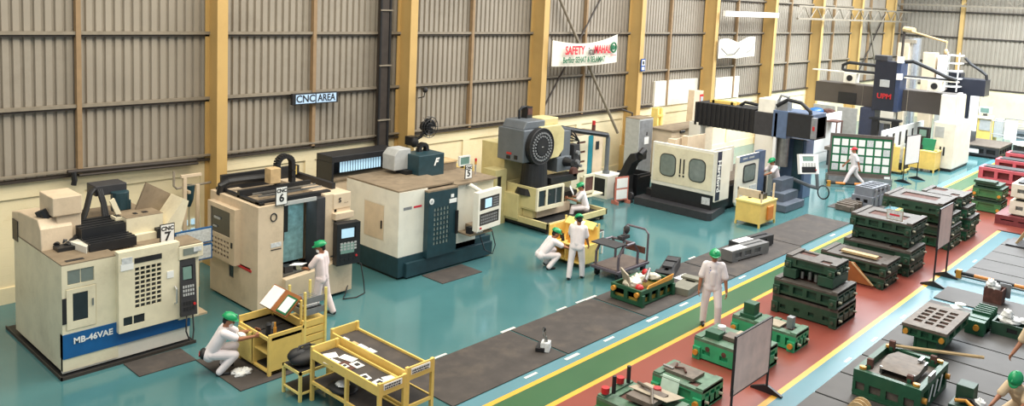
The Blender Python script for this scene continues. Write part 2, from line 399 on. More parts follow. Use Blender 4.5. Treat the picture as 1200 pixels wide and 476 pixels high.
# ================================================================ small shared builders
def cable(pts, r, m, name, parent):
    return MB(m).tube(pts, r, 6).build(name, parent, smooth=True)
def chain_arch(parent, cx, cy, z0, r, w, name='cable_chain', legs=.3, plane='xz', m=None):
    """drag chain: an arch of separate links"""
    b = MB(m or black); pts = arc((cx,cy,z0), r, 0, 180, 12, plane)
    first, last = Vector(pts[0]), Vector(pts[-1])
    pts = [tuple(first-Vector((0,0,legs*(1-i/3)))) for i in range(3)]+pts+[tuple(last-Vector((0,0,legs*(i+1)/3))) for i in range(3)]
    for i in range(len(pts)-1):
        p, q = Vector(pts[i]), Vector(pts[i+1]); d = q-p; L = d.length; d.normalize()
        side = Vector((0,1,0)) if plane == 'xz' else Vector((1,0,0)); up = d.cross(side)
        m4 = Matrix((d, side, up)).transposed().to_4x4(); m4.translation = (p+q)/2
        b.box(-L*.46, L*.46, -w/2, w/2, -.05, .05, m4)
    return b.build(name, parent)
def number_sign(parent, x, y, z, num, rz=0, w=.25, h=.37):
    s = MB(ink).box(-w/2-.015, w/2+.015, .0, .02, -h/2-.015, h/2+.015).use(white).box(-w/2, w/2, -.004, 0, -h/2, h/2).build('number_sign', parent)
    s.location = (x,y,z); s.rotation_euler = (0,0,R(rz)); s['label'] = f'white sign plate reading CNC {num}'
    text('CNC', 'sign_lettering', ink, s, (0,-.006,h*.3), .11, bold=.004)
    text(num, 'sign_number', ink, s, (0,-.006,-h*.13), .24, bold=.006)
    return s
def pendant(parent, x, y, z0, z1, w, rz=0, tilt=0, m=grey, light=True, name='control_pendant', d=.14):
    p = MB(m).pbox(-w/2, w/2, -d, 0, z0, z1, {'-y':[(-w*.36,w*.3,z0+(z1-z0)*.62,z1-(z1-z0)*.1,.02)]}).build(name, parent, bevel=.012)
    p.location = (x,y,0); p.rotation_euler = (R(tilt),0,R(rz)); h = z1-z0
    MB(screen if light else screend).box(-w*.3, w*.24, -d+.012, -d+.022, z0+h*.65, z1-h*.13).build('screen', p)
    k = MB(lgrey)
    for r in range(3):
        for c in range(5): k.box(-w*.36+c*w*.15, -w*.36+c*w*.15+w*.1, -d-.008, -d, z0+h*(.36+.07*r), z0+h*(.405+.07*r))
    k.use(ink)
    for r in range(2):
        for c in range(4): k.box(-w*.36+c*w*.19, -w*.36+c*w*.19+w*.12, -d-.008, -d, z0+h*(.1+.1*r), z0+h*(.16+.1*r))
    k.use(redp).cyl((w*.33,-d-.03,z0+h*.2),(w*.33,-d,z0+h*.2),.025)
    k.build('keypad', p)
    return p
def grid_holes(x0, x1, z0, z1, nx, nz, g, d=.03):
    a, c = (x1-x0)/nx, (z1-z0)/nz
    return [(x0+i*a+g/2, x0+(i+1)*a-g/2, z0+j*c+g/2, z0+(j+1)*c-g/2, d) for i in range(nx) for j in range(nz)]
# ================================================================ CNC 7: cream and blue machine at the left edge
def cnc7():
    t = thing('machining_center', 'cream and blue machining center with CNC 7 sign, nearest the left edge', 'machine', (4.9,14.75,0), group='CNC machines')
    MB(black).box(-.05,2.35,-.1,2.9,.0,.035).use(girt_d).box(-.07,-.05,-.12,2.9,0,.06).box(-.07,2.35,-.12,-.1,0,.06).build('drip_pan', t)
    MB(blackm).box(.1,2.2,.1,2.4,.03,.14).build('base_frame', t)
    b = MB(cream2).box(0,2.28,.02,.1,.06,.34).build('front_skirt', t, bevel=.006)
    b = MB(blue).box(0,.92,-.012,.12,.33,.77).box(.92,2.28,-.012,.12,.33,.6); bb = b.build('blue_band', t)
    bb['label'] = 'blue front band'
    text('MB-46VAE', 'lettering', white, bb, (.5,-.02,.62), .15, sx=1.0, bold=.004)
    b = MB(cream); b.pbox(0,.93,0,2.5,.1,2.0,{'-y':[(.09,.53,1.64,1.90,.02),(.05,.56,.83,1.58,.008)]}); cab = b.build('side_cabinet', t, bevel=.008)
    MB(glassg).box(.10,.30,.012,.018,1.65,1.89).box(.32,.52,.012,.018,1.65,1.89).build('vent_window', cab)
    MB(cream).pbox(.07,.55,-.01,.006,.84,1.56,{'-y':[(.17,.42,.98,1.48,.008)]},glass).use(ink).box(0.0,.07,-.012,0,.96,1.42).use(steel).box(.485,.51,-.03,-.01,1.2,1.33).build('cabinet_door', cab)
    MB(cream).box(.93,2.28,.05,.15,.33,.66).box(.93,2.28,.1,.2,.66,1.95).build('inner_front', t)
    hol = grid_holes(1.18,1.68,.98,1.76,5,9,.02); hol += [(.98,1.14,.70,.86,.012),(1.16,1.36,.70,.86,.012)]
    d = MB(cream).pbox(.9,2.02,-.12,.05,.58,2.08,{'-y':hol},glass).build('sliding_door', t, bevel=.015)
    MB(blackm).box(1.18,1.68,-.127,-.118,1.83,1.93).build('name_plate', d)
    boxes('sticker', white, d, [(.94,1.16,-.126,-.118,1.74,1.86),(1.78,1.9,-.126,-.118,1.42,1.55)]); boxes('sticker', papergrey, d, [(.96,1.14,-.128,-.119,1.865,1.97)])
    MB(chrome).tube([(1.93,-.12,.9),(1.93,-.2,.93),(1.93,-.2,1.2),(1.93,-.12,1.23)],.018).build('door_handle', d)
    b = MB(cream).box(2.02,2.42,-.08,.3,.52,1.72).box(2.0,2.48,-.14,.5,1.72,1.98); rp = b.build('right_panel', t, bevel=.012)
    MB(glassg).box(2.08,2.36,-.15,-.138,1.8,1.93).use(papergrey).box(2.28,2.44,-.156,-.15,1.84,1.93).build('panel_label', rp)
    MB(dirtytop).box(2.0,2.46,-.12,.48,1.98,2.0).build('dust_cover', rp)
    p = pendant(t, 2.17, -.14, .62, 1.70, .30, rz=-4, tilt=-5, m=darkg, light=False)
    MB(white).tube([(-.02,-.05,1.68),(.0,-.12,1.78),(.14,-.06,1.82)],.035).build('pendant_arm', p)
    cable([(2.12,-.2,.64),(2.08,-.26,.35),(2.14,-.28,.16),(2.22,-.24,.15),(2.27,-.18,.3),(2.28,-.12,.6)],.014,black,'pendant_cable',t)
    MB(dirtytop).box(.0,.93,.0,2.5,2.0,2.02).box(.93,2.02,-.1,2.4,1.9,1.97).build('top_cover', t)
    MB(blackm).box(.12,.42,.12,.22,2.02,2.026).build('top_vent', t); MB(blackm).box(.2,.75,.75,1.25,2.02,2.09).cyl((.4,.9,2.05),(.7,1.15,2.16),.07).cyl((.25,1.0,2.08),(.35,1.2,2.15),.06).build('top_fittings', t)
    # rear electrical cabinet, sloping
    b = MB(tan); b.prism([(1.0,2.005),(2.62,2.005),(2.62,2.42),(2.2,2.5),(1.2,2.56),(1.05,2.4)],'x',0.006,.55); ec = b.build('rear_cabinet', t, bevel=.02)
    MB(blackm).box(-.012,0,2.25,2.55,1.9,2.3).build('cabinet_vent', ec)
    MB(dirtytop).box(.5,2.25,1.6,2.6,1.7,2.25).build('column_base', t)
    # bellows way covers
    b = MB(blackm)
    for i in range(12):
        y = .42+i*.07
        b.box(.62,1.45,y,y+.05,2.0,2.17+.012*(i%2)); 
    for i in range(9):
        y = .8+i*.08
        b.box(.62,1.4,y,y+.06,2.15,2.36+.012*(i%2))
    b.build('bellows_cover', t)
    MB(cream2).prism([(.42,1.1),(.62,1.1),(.62,.5),(.55,.4)],'z',2.02,2.14).build('way_guard', t)
    # spindle head
    b = MB(tan).box(.22,.72,1.05,1.75,2.6,2.95); b.prism([(.3,2.6),(.72,2.6),(.72,2.2),(.55,2.12),(.3,2.35)],'y',1.1,1.4); b.build('spindle_head', t, bevel=.015)
    MB(blackm).tube([(.12,1.3,2.7),(.3,1.2,2.3),(.42,1.05,2.1)],.07).tube([(.1,1.45,2.65),(.22,1.3,2.3),(.36,1.1,2.06)],.06).build('head_hose', t)
    # motor with cable loops
    b = MB(darkg).box(1.18,1.78,1.65,2.1,2.72,2.92).use(teal).cyl((1.62,1.6,2.42),(1.62,1.6,2.78),.17); b.box(1.45,1.8,1.5,1.62,2.4,2.6); b.build('motor', t, bevel=.015)
    b = MB(black)
    for k in range(3):
        b.tube([(1.2+.02*k,1.7+.05*k,2.88),(1.08,1.6+.05*k,2.8),(.98,1.5+.05*k,2.55),(.85,1.4+.05*k,2.3),(.7,1.35,2.2)],.035)
        b.tube([(1.22+.03*k,1.65,2.86),(1.26+.03*k,1.55,2.6),(1.25+.04*k,1.45,2.35),(1.32+.05*k,1.35,2.2)],.03)
    b.build('cable_loom', t)
    MB(cream).prism([(1.28,2.7),(1.36,2.75),(1.5,2.4),(1.42,2.35)],'y',1.2,1.26).box(1.3,1.52,1.0,1.25,2.3,2.42).use(black).box(1.33,1.49,1.03,1.22,2.42,2.425).build('scraper_plate', t)
    b = MB(cream).box(1.42,2.12,.8,1.35,2.1,2.42).box(1.38,2.02,.7,.9,1.97,2.1).use(dirtytop).box(1.42,2.12,.8,1.35,2.42,2.43).use(black).box(1.65,1.72,1,1.1,2.43,2.44).box(1.82,1.92,1,1.1,2.43,2.44).box(1.95,2.1,.66,.8,1.98,2.16); b.build('table_cover', t)
    b = MB(dirtytop); b.prism([(1.75,2.3),(2.02,2.95),(2.5,2.66),(2.5,2.2),(2.2,2.05)],'y',1.3,1.36); b.use(cream).prism([(2.1,2.1),(2.52,2.66),(2.62,2.6),(2.45,2.0),(2.1,1.98)],'y',.75,1.3); b.build('chip_guard', t)
    number_sign(t, 1.98, .3, 2.14, '7')
    return t
cnc7()
# ================================================================ CNC 6
def cnc6():
    t = thing('machining_center', 'tan machining center with open door and CNC 6 sign behind the yellow tool trolley', 'machine', (8.8,15.05,0), group='CNC machines')
    MB(blackm).box(.08,2.3,.1,2.0,0,.08).build('base_frame', t)
    b = MB(tan).pbox(0,.6,0,2.05,.05,2.34,{'-x':[(1.0,1.22,.55,.82,.02)],'-y':[]},glass); lc = b.build('left_column', t, bevel=.02)
    b = MB(ink).tube(arc((.36,-.006,2.08),.07,0,360,18,'xz',.085)[:-1],.014,6,closed=True); b.build('round_emblem', lc)
    MB(papergrey).box(.3,.55,-.006,0,1.42,1.52).use(ink).box(.3,.55,-.008,-.005,1.36,1.38).build('sticker', lc)
    MB(tan).box(.0,.02,.3,1.95,.92,.96).use(redp).box(-.015,0,.25,.95,.88,.93).build('rail', lc)
    hol = [(.92,1.78,1.5,2.06,.02)]
    gh = grid_holes(.95,1.75,1.0,1.42,6,4,.04,.03)
    w = MB(tan).pbox(-.14,0,.72,1.9,.93,2.16,{'-x':hol+gh},glass).build('side_door', t, bevel=.02)
    MB(lgrey).box(-.15,-.125,1.35,1.6,1.82,1.86).box(-.15,-.125,1.5,1.65,1.62,1.65).use(blackm).box(-.155,-.14,.8,.86,1.3,1.42).build('door_latch', w)
    # interior
    b = MB(darkg).box(.6,1.56,.9,.96,.6,2.3).box(.6,1.9,.0,1.0,.55,.62).use(tan).box(1.9,1.96,0,1.0,.6,2.3).box(.6,1.96,.05,2.0,.1,.55); b.build('work_chamber', t)
    MB(mat('pale teal splash glass',(150,196,200),.15,var=.3,scale=8)).box(.74,1.42,.5,.54,.85,2.25).use(blackm).box(.64,.9,.3,.46,1.6,2.3).cyl((.78,.38,1.6),(.78,.38,1.4),.07).use(grey).cyl((.78,.38,1.4),(.78,.38,1.25),.05,.02).build('spindle', t)
    MB(steel).box(.68,1.35,.1,.48,.62,.72).use(darkg).box(.75,.95,.15,.35,.72,.86).box(1.05,1.25,.2,.4,.72,.84).build('work_table', t)
    b = MB(tan); b.prism([(.6,.68),(1.5,.74),(2.3,.9),(2.34,.86),(2.34,.07),(.6,.07)],'y',-.12,.06); ap = b.build('front_apron', t, bevel=.012)
    MB(darkg).box(1.42,1.64,-.03,.4,.72,2.33).build('sliding_door', t, bevel=.01)['label'] = 'dark slid-back door edge'
    b = MB(tan).box(1.64,1.92,0,2.0,.7,2.38).box(1.86,2.34,-.02,1.9,2.0,2.36); rc = b.build('right_column', t, bevel=.02)
    text('S', 'lettering', ink, rc, (2.03,-.03,2.2), .15, bold=.004); text('…', 'lettering', ink, rc, (2.2,-.03,2.16), .12)
    MB(tan).box(1.84,2.34,-.14,.2,1.78,1.93).build('lamp_box', t, bevel=.01)
    p = pendant(t, 2.08, -.16, .78, 1.74, .58, rz=-8, m=blackm, light=True, d=.2)
    MB(white).box(.3,.33,-.12,.1,.98,1.35).build('side_note', p)
    MB(screend).box(-.2,.14,-.205,-.2,1.05,1.28).build('lower_display', p)
    MB(black).box(1.9,1.96,-.1,-.02,.82,.95).tube([(1.75,-.1,.96),(1.9,-.16,.97),(2.3,-.15,.96)],.02).build('tool_rest', t)
    MB(tan).box(1.9,2.34,0,1.9,.06,2.0).build('right_cabinet', t)
    cable([(2.32,-.2,.8),(2.45,-.3,.7),(2.5,-.35,.3),(2.5,-.4,.02),(2.2,-.5,.02),(1.9,-.4,.02),(2.1,-.2,.02),(2.25,-.1,.2)],.014,black,'floor_cable',t)
    # roof
    b = MB(blackm).box(.1,1.9,.15,.3,2.3,2.42).box(.1,1.9,.95,1.05,2.34,2.5).box(.1,.2,.1,2,2.3,2.4).box(.2,2.2,1.9,2.0,2.3,2.66).box(2.1,2.2,.4,2.,2.36,2.5); b.use(dirtytop).box(.2,1.86,.3,1.9,2.25,2.3); b.build('roof_frame', t)
    MB(lgrey).box(.6,1.4,-.04,.0,2.3,2.38).use(dirtytop).box(.1,.6,.1,.9,2.34,2.37).build('lintel', t)
    MB(steel).box(.3,1.9,.5,.53,2.42,2.46).box(.3,1.9,.75,.78,2.42,2.46).build('guide_rail', t)
    chain_arch(t, 1.45, 1.35, 2.86, .2, .16, legs=.45)
    b = MB(blackm); pts = [(.05,1.7,2.3),(.05,1.65,2.5),(.2,1.6,2.58),(.6,1.5,2.6),(1.1,1.4,2.6)]; b.tube(pts,.09,8); b.build('flat_chain', t)
    MB(wood).box(.82,1.08,.9,1.15,2.56,2.9).build('junction_box', t, bevel=.01)['label'] = 'tan box on the roof'
    MB(yellow).box(1.65,1.75,1.3,1.4,2.6,2.8).build('small_bracket', t)
    number_sign(t, .52, -.04, 2.53, '6')
    l = bpy.data.lights.new('chamber_lamp','AREA'); l.size = .4; l.energy = 14; l.color = (.75,.95,1); lo = bpy.data.objects.new('chamber_lamp', l); C.objects.link(lo); lo.location = (8.8+1.15,15.05+.45,2.28)
    return t
t6 = cnc6()
# service frame between the two machines with blue hanging folders
fr = thing('document_rack', 'blue framed document pockets on a post between the CNC 7 and CNC 6 machines', 'rack', (7.95,16.05,0))
b = MB(tan)
b.box(-.1,-.05,0,.05,0,1.8); b.box(-.3,.15,-.2,.25,0,.04); b.build('post_frame', fr)
for i,z in enumerate((1.14,1.5)):
    f = MB(blue).box(-.48,.33,-.05,-.0,z,z+.33).build('pocket_frame', fr); MB(papergrey).box(-.45,.3,-.056,-.048,z+.03,z+.3).build('paper_sheet', f)
pf = thing('pipe_frame', 'tan pipe frame standing against the wall left of the CNC 6 machine', 'frame', (8.35,17.45,0))
boxes('post', tan, pf, [(0,.07,0,.07,0,2.6),(.3,.37,0,.07,0,2.4),(.14,.2,.3,.36,0,2.3)])
MB(tan).box(-.05,.42,0,.07,2.6,2.66).box(.14,.2,.07,.36,2.2,2.26).build('crossbar', pf)
# dark hooded cabinet behind CNC 6
hc = thing('storage_rack', 'dark hooded rack with pale blue hanging strips against the cream wall', 'rack', (12.2,17.3,0))
b = MB(blackm).box(0,2.2,0,.7,2.5,2.66).box(0,.06,0,.7,0,2.5).box(2.14,2.2,0,.7,0,2.5).box(0,2.2,.64,.7,0,2.5); b.build('hood', hc, bevel=.01)
b = MB(glow_m)  # lit look put into the plastic strips as emission; they are no lamps
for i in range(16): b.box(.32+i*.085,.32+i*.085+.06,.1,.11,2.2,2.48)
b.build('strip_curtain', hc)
MB(dirtytop).box(.06,2.14,.05,.64,2.0,2.05).use(tan).box(.06,2.14,.1,.64,.1,2.0).build('shelf_unit', hc)
# ================================================================ CNC 5
def cnc5():
    t = thing('machining_center', 'cream and dark teal machining center with gridded door and swing control panel', 'machine', (12.42,14.85,0), group='CNC machines')
    MB(blackm).box(.05,3.1,.1,2.1,0,.1).build('base_frame', t)
    MB(teal).box(0,3.2,-.02,2.15,.06,.56).box(.2,3.2,-.1,.0,.04,.4).build('base_skirt', t, bevel=.01)
    b = MB(cream2).pbox(0,.9,0,2.1,.56,2.16,{'-x':[(.55,1.35,.85,1.75,.008)]}); cc = b.build('left_cabinet', t, bevel=.02)
    MB(tan).pbox(-.006,.0,.57,1.33,.87,1.73,{'-x':[]}).use(black).box(-.03,-.006,.62,.66,1.15,1.35).build('cabinet_door', cc)
    MB(grey).box(.14,.4,-.004,0,1.71,1.78).use(inkred).box(.46,.72,-.004,0,1.72,1.77).build('name_plate', cc)
    hol = grid_holes(.98,1.52,.7,1.68,5,8,.03,.03)
    d = MB(teal).pbox(.8,1.78,-.16,.1,.42,2.08,{'-y':hol},cellg).build('sliding_door', t, bevel=.015)
    MB(white).cyl((.9,-.17,1.85),(.9,-.155,1.85),.075,n=18).use(lgrey).cyl((.9,-.175,1.85),(.9,-.165,1.85),.04,n=14).build('round_badge', d); boxes('sticker', white, d, [(1.5,1.74,-.168,-.16,1.72,1.82),(1.55,1.64,-.168,-.16,1.86,1.94)])
    MB(black).box(1.72,1.78,-.22,-.16,.9,1.5).build('door_handle', d)
    b = MB(cream2).box(1.78,2.62,-.02,2.1,.4,2.1); rc = b.build('right_cabinet', t, bevel=.015)
    MB(dirtytop).box(0,1.8,.02,2.1,2.16,2.2).box(.8,1.8,-.15,.4,2.08,2.12).box(1.8,3.3,-.1,2.1,2.1,2.14).build('top_cover', t)
    MB(cream).box(2.6,3.25,0,2.1,1.6,2.1).use(teal).box(2.62,3.1,.1,2.0,.5,1.6).build('rear_cabinet', t)
    b = MB(teal).box(1.5,2.4,1.05,1.75,2.1,2.72); hd = b.build('spindle_motor_cover', t, bevel=.02)
    text('F', 'lettering', white, hd, (2.08,1.04,2.5), .26, bold=.012, shear=.4)
    b = MB(lgrey).prism([(1.05,2.3),(1.6,2.3),(1.6,2.85),(1.2,2.85),(1.05,2.7)],'y',1.5,2.0); b.build('head_cover', t, bevel=.02)['label'] = 'pale grey head cover'
    MB(black).box(1.3,1.6,1.3,1.75,2.1,2.3).build('head_way', t)
    chain_arch(t, 2.05, 1.55, 2.78, .13, .14, legs=.1)
    cp = MB(cream2).pbox(-.5,.5,-.16,0,.98,1.98,{'-y':[(-.42,.42,1.5,1.83,.01),(-.42,.42,1.1,1.42,.01)]},lgrey).build('control_panel', t, bevel=.015); cp.location = (2.52,-.42,0); cp.rotation_euler = (0,0,R(8))
    MB(blackm).box(-.41,.41,-.155,-.15,1.51,1.82).box(-.41,.41,-.155,-.15,1.11,1.41).build('bezel', cp)
    MB(screen).box(-.2,.08,-.165,-.155,1.55,1.78).build('screen', cp)
    k = MB(grey)
    for i in range(5):
        for j in range(4): k.box(.14+i*.05,.14+i*.05+.035,-.165,-.155,1.54+.065*j,1.58+.065*j)
    for i in range(9):
        for j in range(3): k.box(-.36+i*.08,-.36+i*.08+.055,-.165,-.155,1.15+.08*j,1.2+.08*j)
    k.use(redp).cyl((-.38,-.19,1.05),(-.38,-.15,1.05),.025); k.build('keypad', cp)
    MB(cream2).tube([(2.45,-.35,1.9),(2.3,-.1,2.05),(2.2,.1,2.05)],.06).build('panel_arm', t)
    sh = MB(dirtytop).box(1.95,2.75,-.5,.0,.84,.88).build('side_shelf', t)
    MB(black).box(1.98,2.1,-.46,-.3,.88,1.06).use(white).box(2.2,2.42,-.48,-.25,.88,.9).use(dirtytop).box(2.2,2.6,-.3,-.05,.9,1.05).build('shelf_tools', sh)
    cable([(2.75,-.2,1.0),(2.95,-.3,.8),(3.0,-.4,.4),(2.85,-.45,.2),(2.7,-.3,.3),(2.6,-.2,.7)],.014,black,'panel_cable',t)
    cr = MB(dirtytop).box(2.4,3.1,1.3,1.9,2.14,2.36).build('top_crate', t); MB(wood).box(2.38,3.12,1.28,1.92,2.36,2.4).build('crate_lid', cr)
    s = number_sign(t, 2.35, .05, 2.38, '5', w=.22, h=.34)
    MB(chrome).cyl((3.05,.5,2.14),(3.05,.5,2.5),.02).use(redp).cyl((3.05,.5,2.5),(3.05,.5,2.58),.03).use(goldpin).cyl((3.05,.5,2.42),(3.05,.5,2.5),.03).build('signal_light', t)
    return t
cnc5()
# ================================================================ older horizontal machine with round tool magazine
def old_machine():
    t = thing('machining_center', 'old grey and yellowed machining center with round tool magazine', 'machine', (17.2,15.0,0), group='CNC machines')
    MB(blackm).box(1.1,3.9,.1,2.0,.06,.14).use(olive).box(1.05,1.12,0,2.05,.16,.34).box(1.05,4.0,0,.07,.16,.34).box(3.93,4.0,0,1.2,.16,.34).use(black).box(1.12,3.93,.07,2,.2,.23).build('drip_tray', t, bevel=.005)
    b = MB(girt_d)
    boxes('tray_foot', girt_d, t, [(x-.04,x+.04,y-.04,y+.04,0,.16) for x,y in ((1.15,.1),(2.5,.1),(3.85,.1),(1.15,1.9),(3.85,1.1))])
    MB(olive).box(1.0,2.9,1.2,3.0,.23,1.0).use(tan).box(1.4,3.0,.75,1.3,.3,.6).use(olive).box(1.9,4.2,1.0,1.4,.55,.72).box(1.25,1.5,.8,1.2,.3,.6).build('machine_bed', t, bevel=.01)
    # front guard bin
    b = MB(olive).box(1.15,1.19,.62,1.88,.6,1.28).box(1.15,2.42,1.84,1.88,.6,1.28).box(1.15,2.4,.62,1.88,.58,.62).build('guard_bin', t, bevel=.006)
    w = MB(cream).pbox(1.15,2.42,.55,.62,.58,1.28,{'-y':[(1.22,1.55,.7,1.2,.03),(1.64,2.34,.7,1.2,.03)]},glass).build('window_frame', b)
    MB(grey).box(2.02,2.06,.56,.6,.7,1.2).build('window_bar', w)
    MB(olive).pbox(.55,1.05,1.75,2.3,0,1.7,{'-x':[],'-y':[(.65,.85,1.1,1.5,.04)]},black).use(black).box(.62,.7,1.74,1.75,.6,.75).build('left_cabinet', t, bevel=.012)
    # column, head, magazine
    MB(olive).box(1.2,3.0,2.0,3.0,0,2.4).build('rear_column', t)
    MB(bluegrey).box(.95,1.75,1.02,2.1,2.0,3.0).prism([(1.0,3.0),(1.15,3.24),(2.0,3.24),(2.0,3.0)],'y',1.1,2.0).box(1.5,2.6,1.25,2.1,1.95,3.05).build('magazine_housing', t, bevel=.03)
    b = MB(olive); b.prism([(1.7,3.05),(2.65,3.05),(2.85,2.85),(2.85,2.25),(2.6,2.02),(1.9,1.98),(1.7,2.1)],'y',1.0,1.95); b.box(1.95,2.7,1.15,1.8,3.05,3.26); b.build('head_cover', t, bevel=.02)
    d = MB(black).cyl((1.57,1.02,2.48),(1.57,.82,2.48),.56,n=40); d.tube([(1.57+.55*math.cos(R(a)),.83,2.48+.55*math.sin(R(a))) for a in range(0,360,12)],.03,6,closed=True); d = d.build('tool_magazine', t)
    p0 = MB(grey).cyl((0,.82,0),(0,.79,0),.03,n=8).build('tool_pocket', d)
    for i in range(50):
        r_, a = (.42, R(12*i)) if i < 30 else (.32, R(18*i)); p_ = p0 if i == 0 else p0.copy()
        if i: C.objects.link(p_); p_.parent = d
        p_.location = (1.57+r_*math.cos(a), 0, 2.48+r_*math.sin(a))
    MB(blackm).cyl((1.57,.82,2.48),(1.57,.79,2.48),.27,n=28).use(lgrey).box(1.53,1.61,.785,.79,2.47,2.49).build('magazine_hub', d)
    MB(blackm).cyl((1.65,1.15,1.0),(1.65,1.15,1.95),.45,.38,n=24).cyl((1.65,1.15,1.0),(1.65,1.15,1.2),.6,.55,n=24).build('turntable', t)
    b = MB(bluegrey).box(2.85,3.3,1.1,1.9,1.7,2.8).box(2.5,3.2,.95,1.6,1.55,2.0); b.use(blackm).cyl((2.9,.95,1.85),(2.9,.65,1.85),.16,.1).use(rust).cyl((3.2,.9,1.5),(3.2,.75,1.5),.15).build('spindle_head', t, bevel=.01)
    MB(blackm).box(2.4,3.4,.8,1.7,.72,.9).box(2.0,3.3,.75,1.2,1.25,1.45).build('work_table', t)
    b = MB(black)
    for k in range(4): b.tube([(3.3,1.3+.06*k,2.5-.1*k),(3.55,1.2+.05*k,2.75-.12*k),(3.8,1.15,2.4),(3.85,1.1+.05*k,1.7),(3.6,1.1,1.2)],.03)
    b.build('hose_loop', t)
    MB(darkg).box(3.45,3.75,1.05,1.35,1.5,2.3).use(grey).cyl((3.6,.95,1.75),(3.6,1.1,1.75),.07).cyl((3.6,.95,2.05),(3.6,1.1,2.05),.07).cyl((3.75,.95,1.6),(3.75,1.1,1.6),.05).build('valve_block', t)
    MB(blackm).box(1.7,1.95,1.6,1.85,3.24,3.6).tube([(1.45,1.7,3.24),(1.45,1.7,3.5),(1.55,1.7,3.58),(1.75,1.7,3.58)],.04).use(rust).box(1.72,1.93,1.58,1.6,3.35,3.55).build('top_motor', t)
    MB(cream).pbox(3.35,3.9,.5,.56,.8,1.42,{'-y':[(3.42,3.84,.88,1.34,.02)]},rust).box(3.3,4.4,.5,.85,.66,.72).box(3.9,3.95,.56,1.1,.72,1.2).build('side_guard', t, bevel=.006)
    MB(redp).box(.935,.95,1.5,1.7,2.2,2.26).use(black).box(.935,.95,1.25,1.38,2.08,2.2).box(.935,.95,1.55,1.7,2.06,2.16).build('badge', t)
    return t
old_machine()
yc = thing('control_cabinet', 'yellow cabinet with small white monitor left of the old grey machine', 'cabinet', (16.75,17.45,0))
MB(yellow).box(0,.75,0,.6,0,1.75).box(.55,.75,-.02,0,.2,1.7).build('cabinet_body', yc, bevel=.015)
MB(black).cyl((.35,.1,1.75),(.35,.1,1.83),.05).build('monitor_stand', yc)
mo = MB(white).pbox(.1,.55,-.05,.03,1.83,2.13,{'-y':[(.14,.51,1.87,2.09,.01)]},screend).build('monitor', yc, bevel=.008)
sb = thing('tall_cabinet', 'tall cream cabinet with teal stripe and dark slots by the wall', 'cabinet', (22.45,17.5,0))
MB(cream).pbox(0,1.75,0,.9,0,2.2,{'-y':[(.2,.72,1.9,1.98,.02),(.2,.72,1.55,1.63,.02),(.2,.72,1.2,1.28,.02),(.2,.72,.85,.93,.02)]},rust).build('cabinet_body', sb, bevel=.01)
MB(mat('teal stripe paint',(34,126,140),.4)).box(.88,1.14,-.012,0,.05,2.15).build('stripe', sb)
MB(tan).box(1.16,1.73,-.02,0,.05,2.15).use(black).box(1.3,1.5,-.03,-.02,1.6,1.9).build('cabinet_door', sb)
MB(dirtytop).box(0,1.75,0,.9,2.2,2.22).use(rust).cyl((1.55,.3,2.22),(1.55,.3,2.45),.07).use(redp).cyl((1.55,.3,2.45),(1.55,.3,2.6),.06).build('warning_light', sb)
cs = thing('control_console', 'cream control console with grey pipe boom reaching over the old machine', 'console', (23.3,16.55,0))
MB(cream2).pbox(0,.95,0,.75,0,.82,{'-x':[(.1,.65,.1,.72,.03)],'-y':[(.62,.85,.1,.25,.02),(.62,.85,.35,.5,.02)]},black).build('console_body', cs, bevel=.015)
MB(bluegrey).tube([(.45,.4,.82),(.45,.4,2.1),(.4,.4,2.2),(.2,.4,2.26)],.08,10).cyl((.45,.4,.82),(.45,.4,.92),.13).use(blackm).tube([(.4,.4,2.22),(-1.2,.45,2.5),(-3.0,.6,2.85)],.09,8).build('boom_pipe', cs)
nb = thing('notice_stand', 'pink edged notice stand holding two white sheets beside the cream console', 'stand', (22.95,15.95,0), rz=-12)
MB(mat('pink frame',(196,120,104),.5)).pbox(0,.62,0,.04,.12,.95,{'-y':[]}).box(.02,.06,-.15,.2,0,.12).box(.56,.6,-.15,.2,0,.12).build('frame', nb)
MB(paper).box(.06,.56,-.008,0,.56,.9).box(.06,.56,-.008,0,.17,.5).build('sheet', nb)
bc = thing('waste_bin', 'black steel bin between the notice stand and the chip conveyor', 'bin', (24.35,16.0,0))
MB(blackm).pbox(0,.85,0,.9,.1,.85,{'+z':[(.05,.8,.05,.85,.5)]}).use(black).cyl((.1,.1,0),(.1,.1,.1),.05).cyl((.75,.1,0),(.75,.1,.1),.05).cyl((.1,.8,0),(.1,.8,.1),.05).cyl((.75,.8,0),(.75,.8,.1),.05).build('bin_body', bc, bevel=.01)
MB(girt_d).tube([(.05,.0,.7),(.05,-.08,.78),(.8,-.08,.78),(.8,0,.7)],.02).build('handle', bc)
jb = thing('junction_box', 'dusty tan junction boxes and conduit fixed low on the fourth column', 'electrical box', (27.3,18.18,0))
MB(tan).box(0,.4,0,.1,1.7,2.05).use(grey).box(-.45,-.05,0,.12,1.75,2.1).use(girt_d).tube([(.2,.0,1.7),(.2,-.02,0.05)],.02).tube([(-.25,.05,2.1),(-.2,.05,2.6),(-.6,.3,2.75)],.04).build('box_body', jb)
st = thing('steel_cabinet', 'tall grey steel cabinet with white label beside the fourth column', 'cabinet', (26.4,17.4,0))
MB(lgrey).box(0,.95,0,.65,0,2.5).build('cabinet_body', st, bevel=.01)
MB(grey).box(.04,.91,-.012,0,.1,2.45).use(white).box(.38,.68,-.02,-.012,1.5,1.78).use(ink).box(.5,.56,-.02,-.012,1.85,1.98).build('cabinet_door', st)
MB(dirtytop).box(0,.95,0,.65,2.5,2.53).build('top_dust', st)
rp = thing('roller_guard', 'yellow steel guard post with black handle in front of the white wall panel', 'post', (28.35,17.85,0))
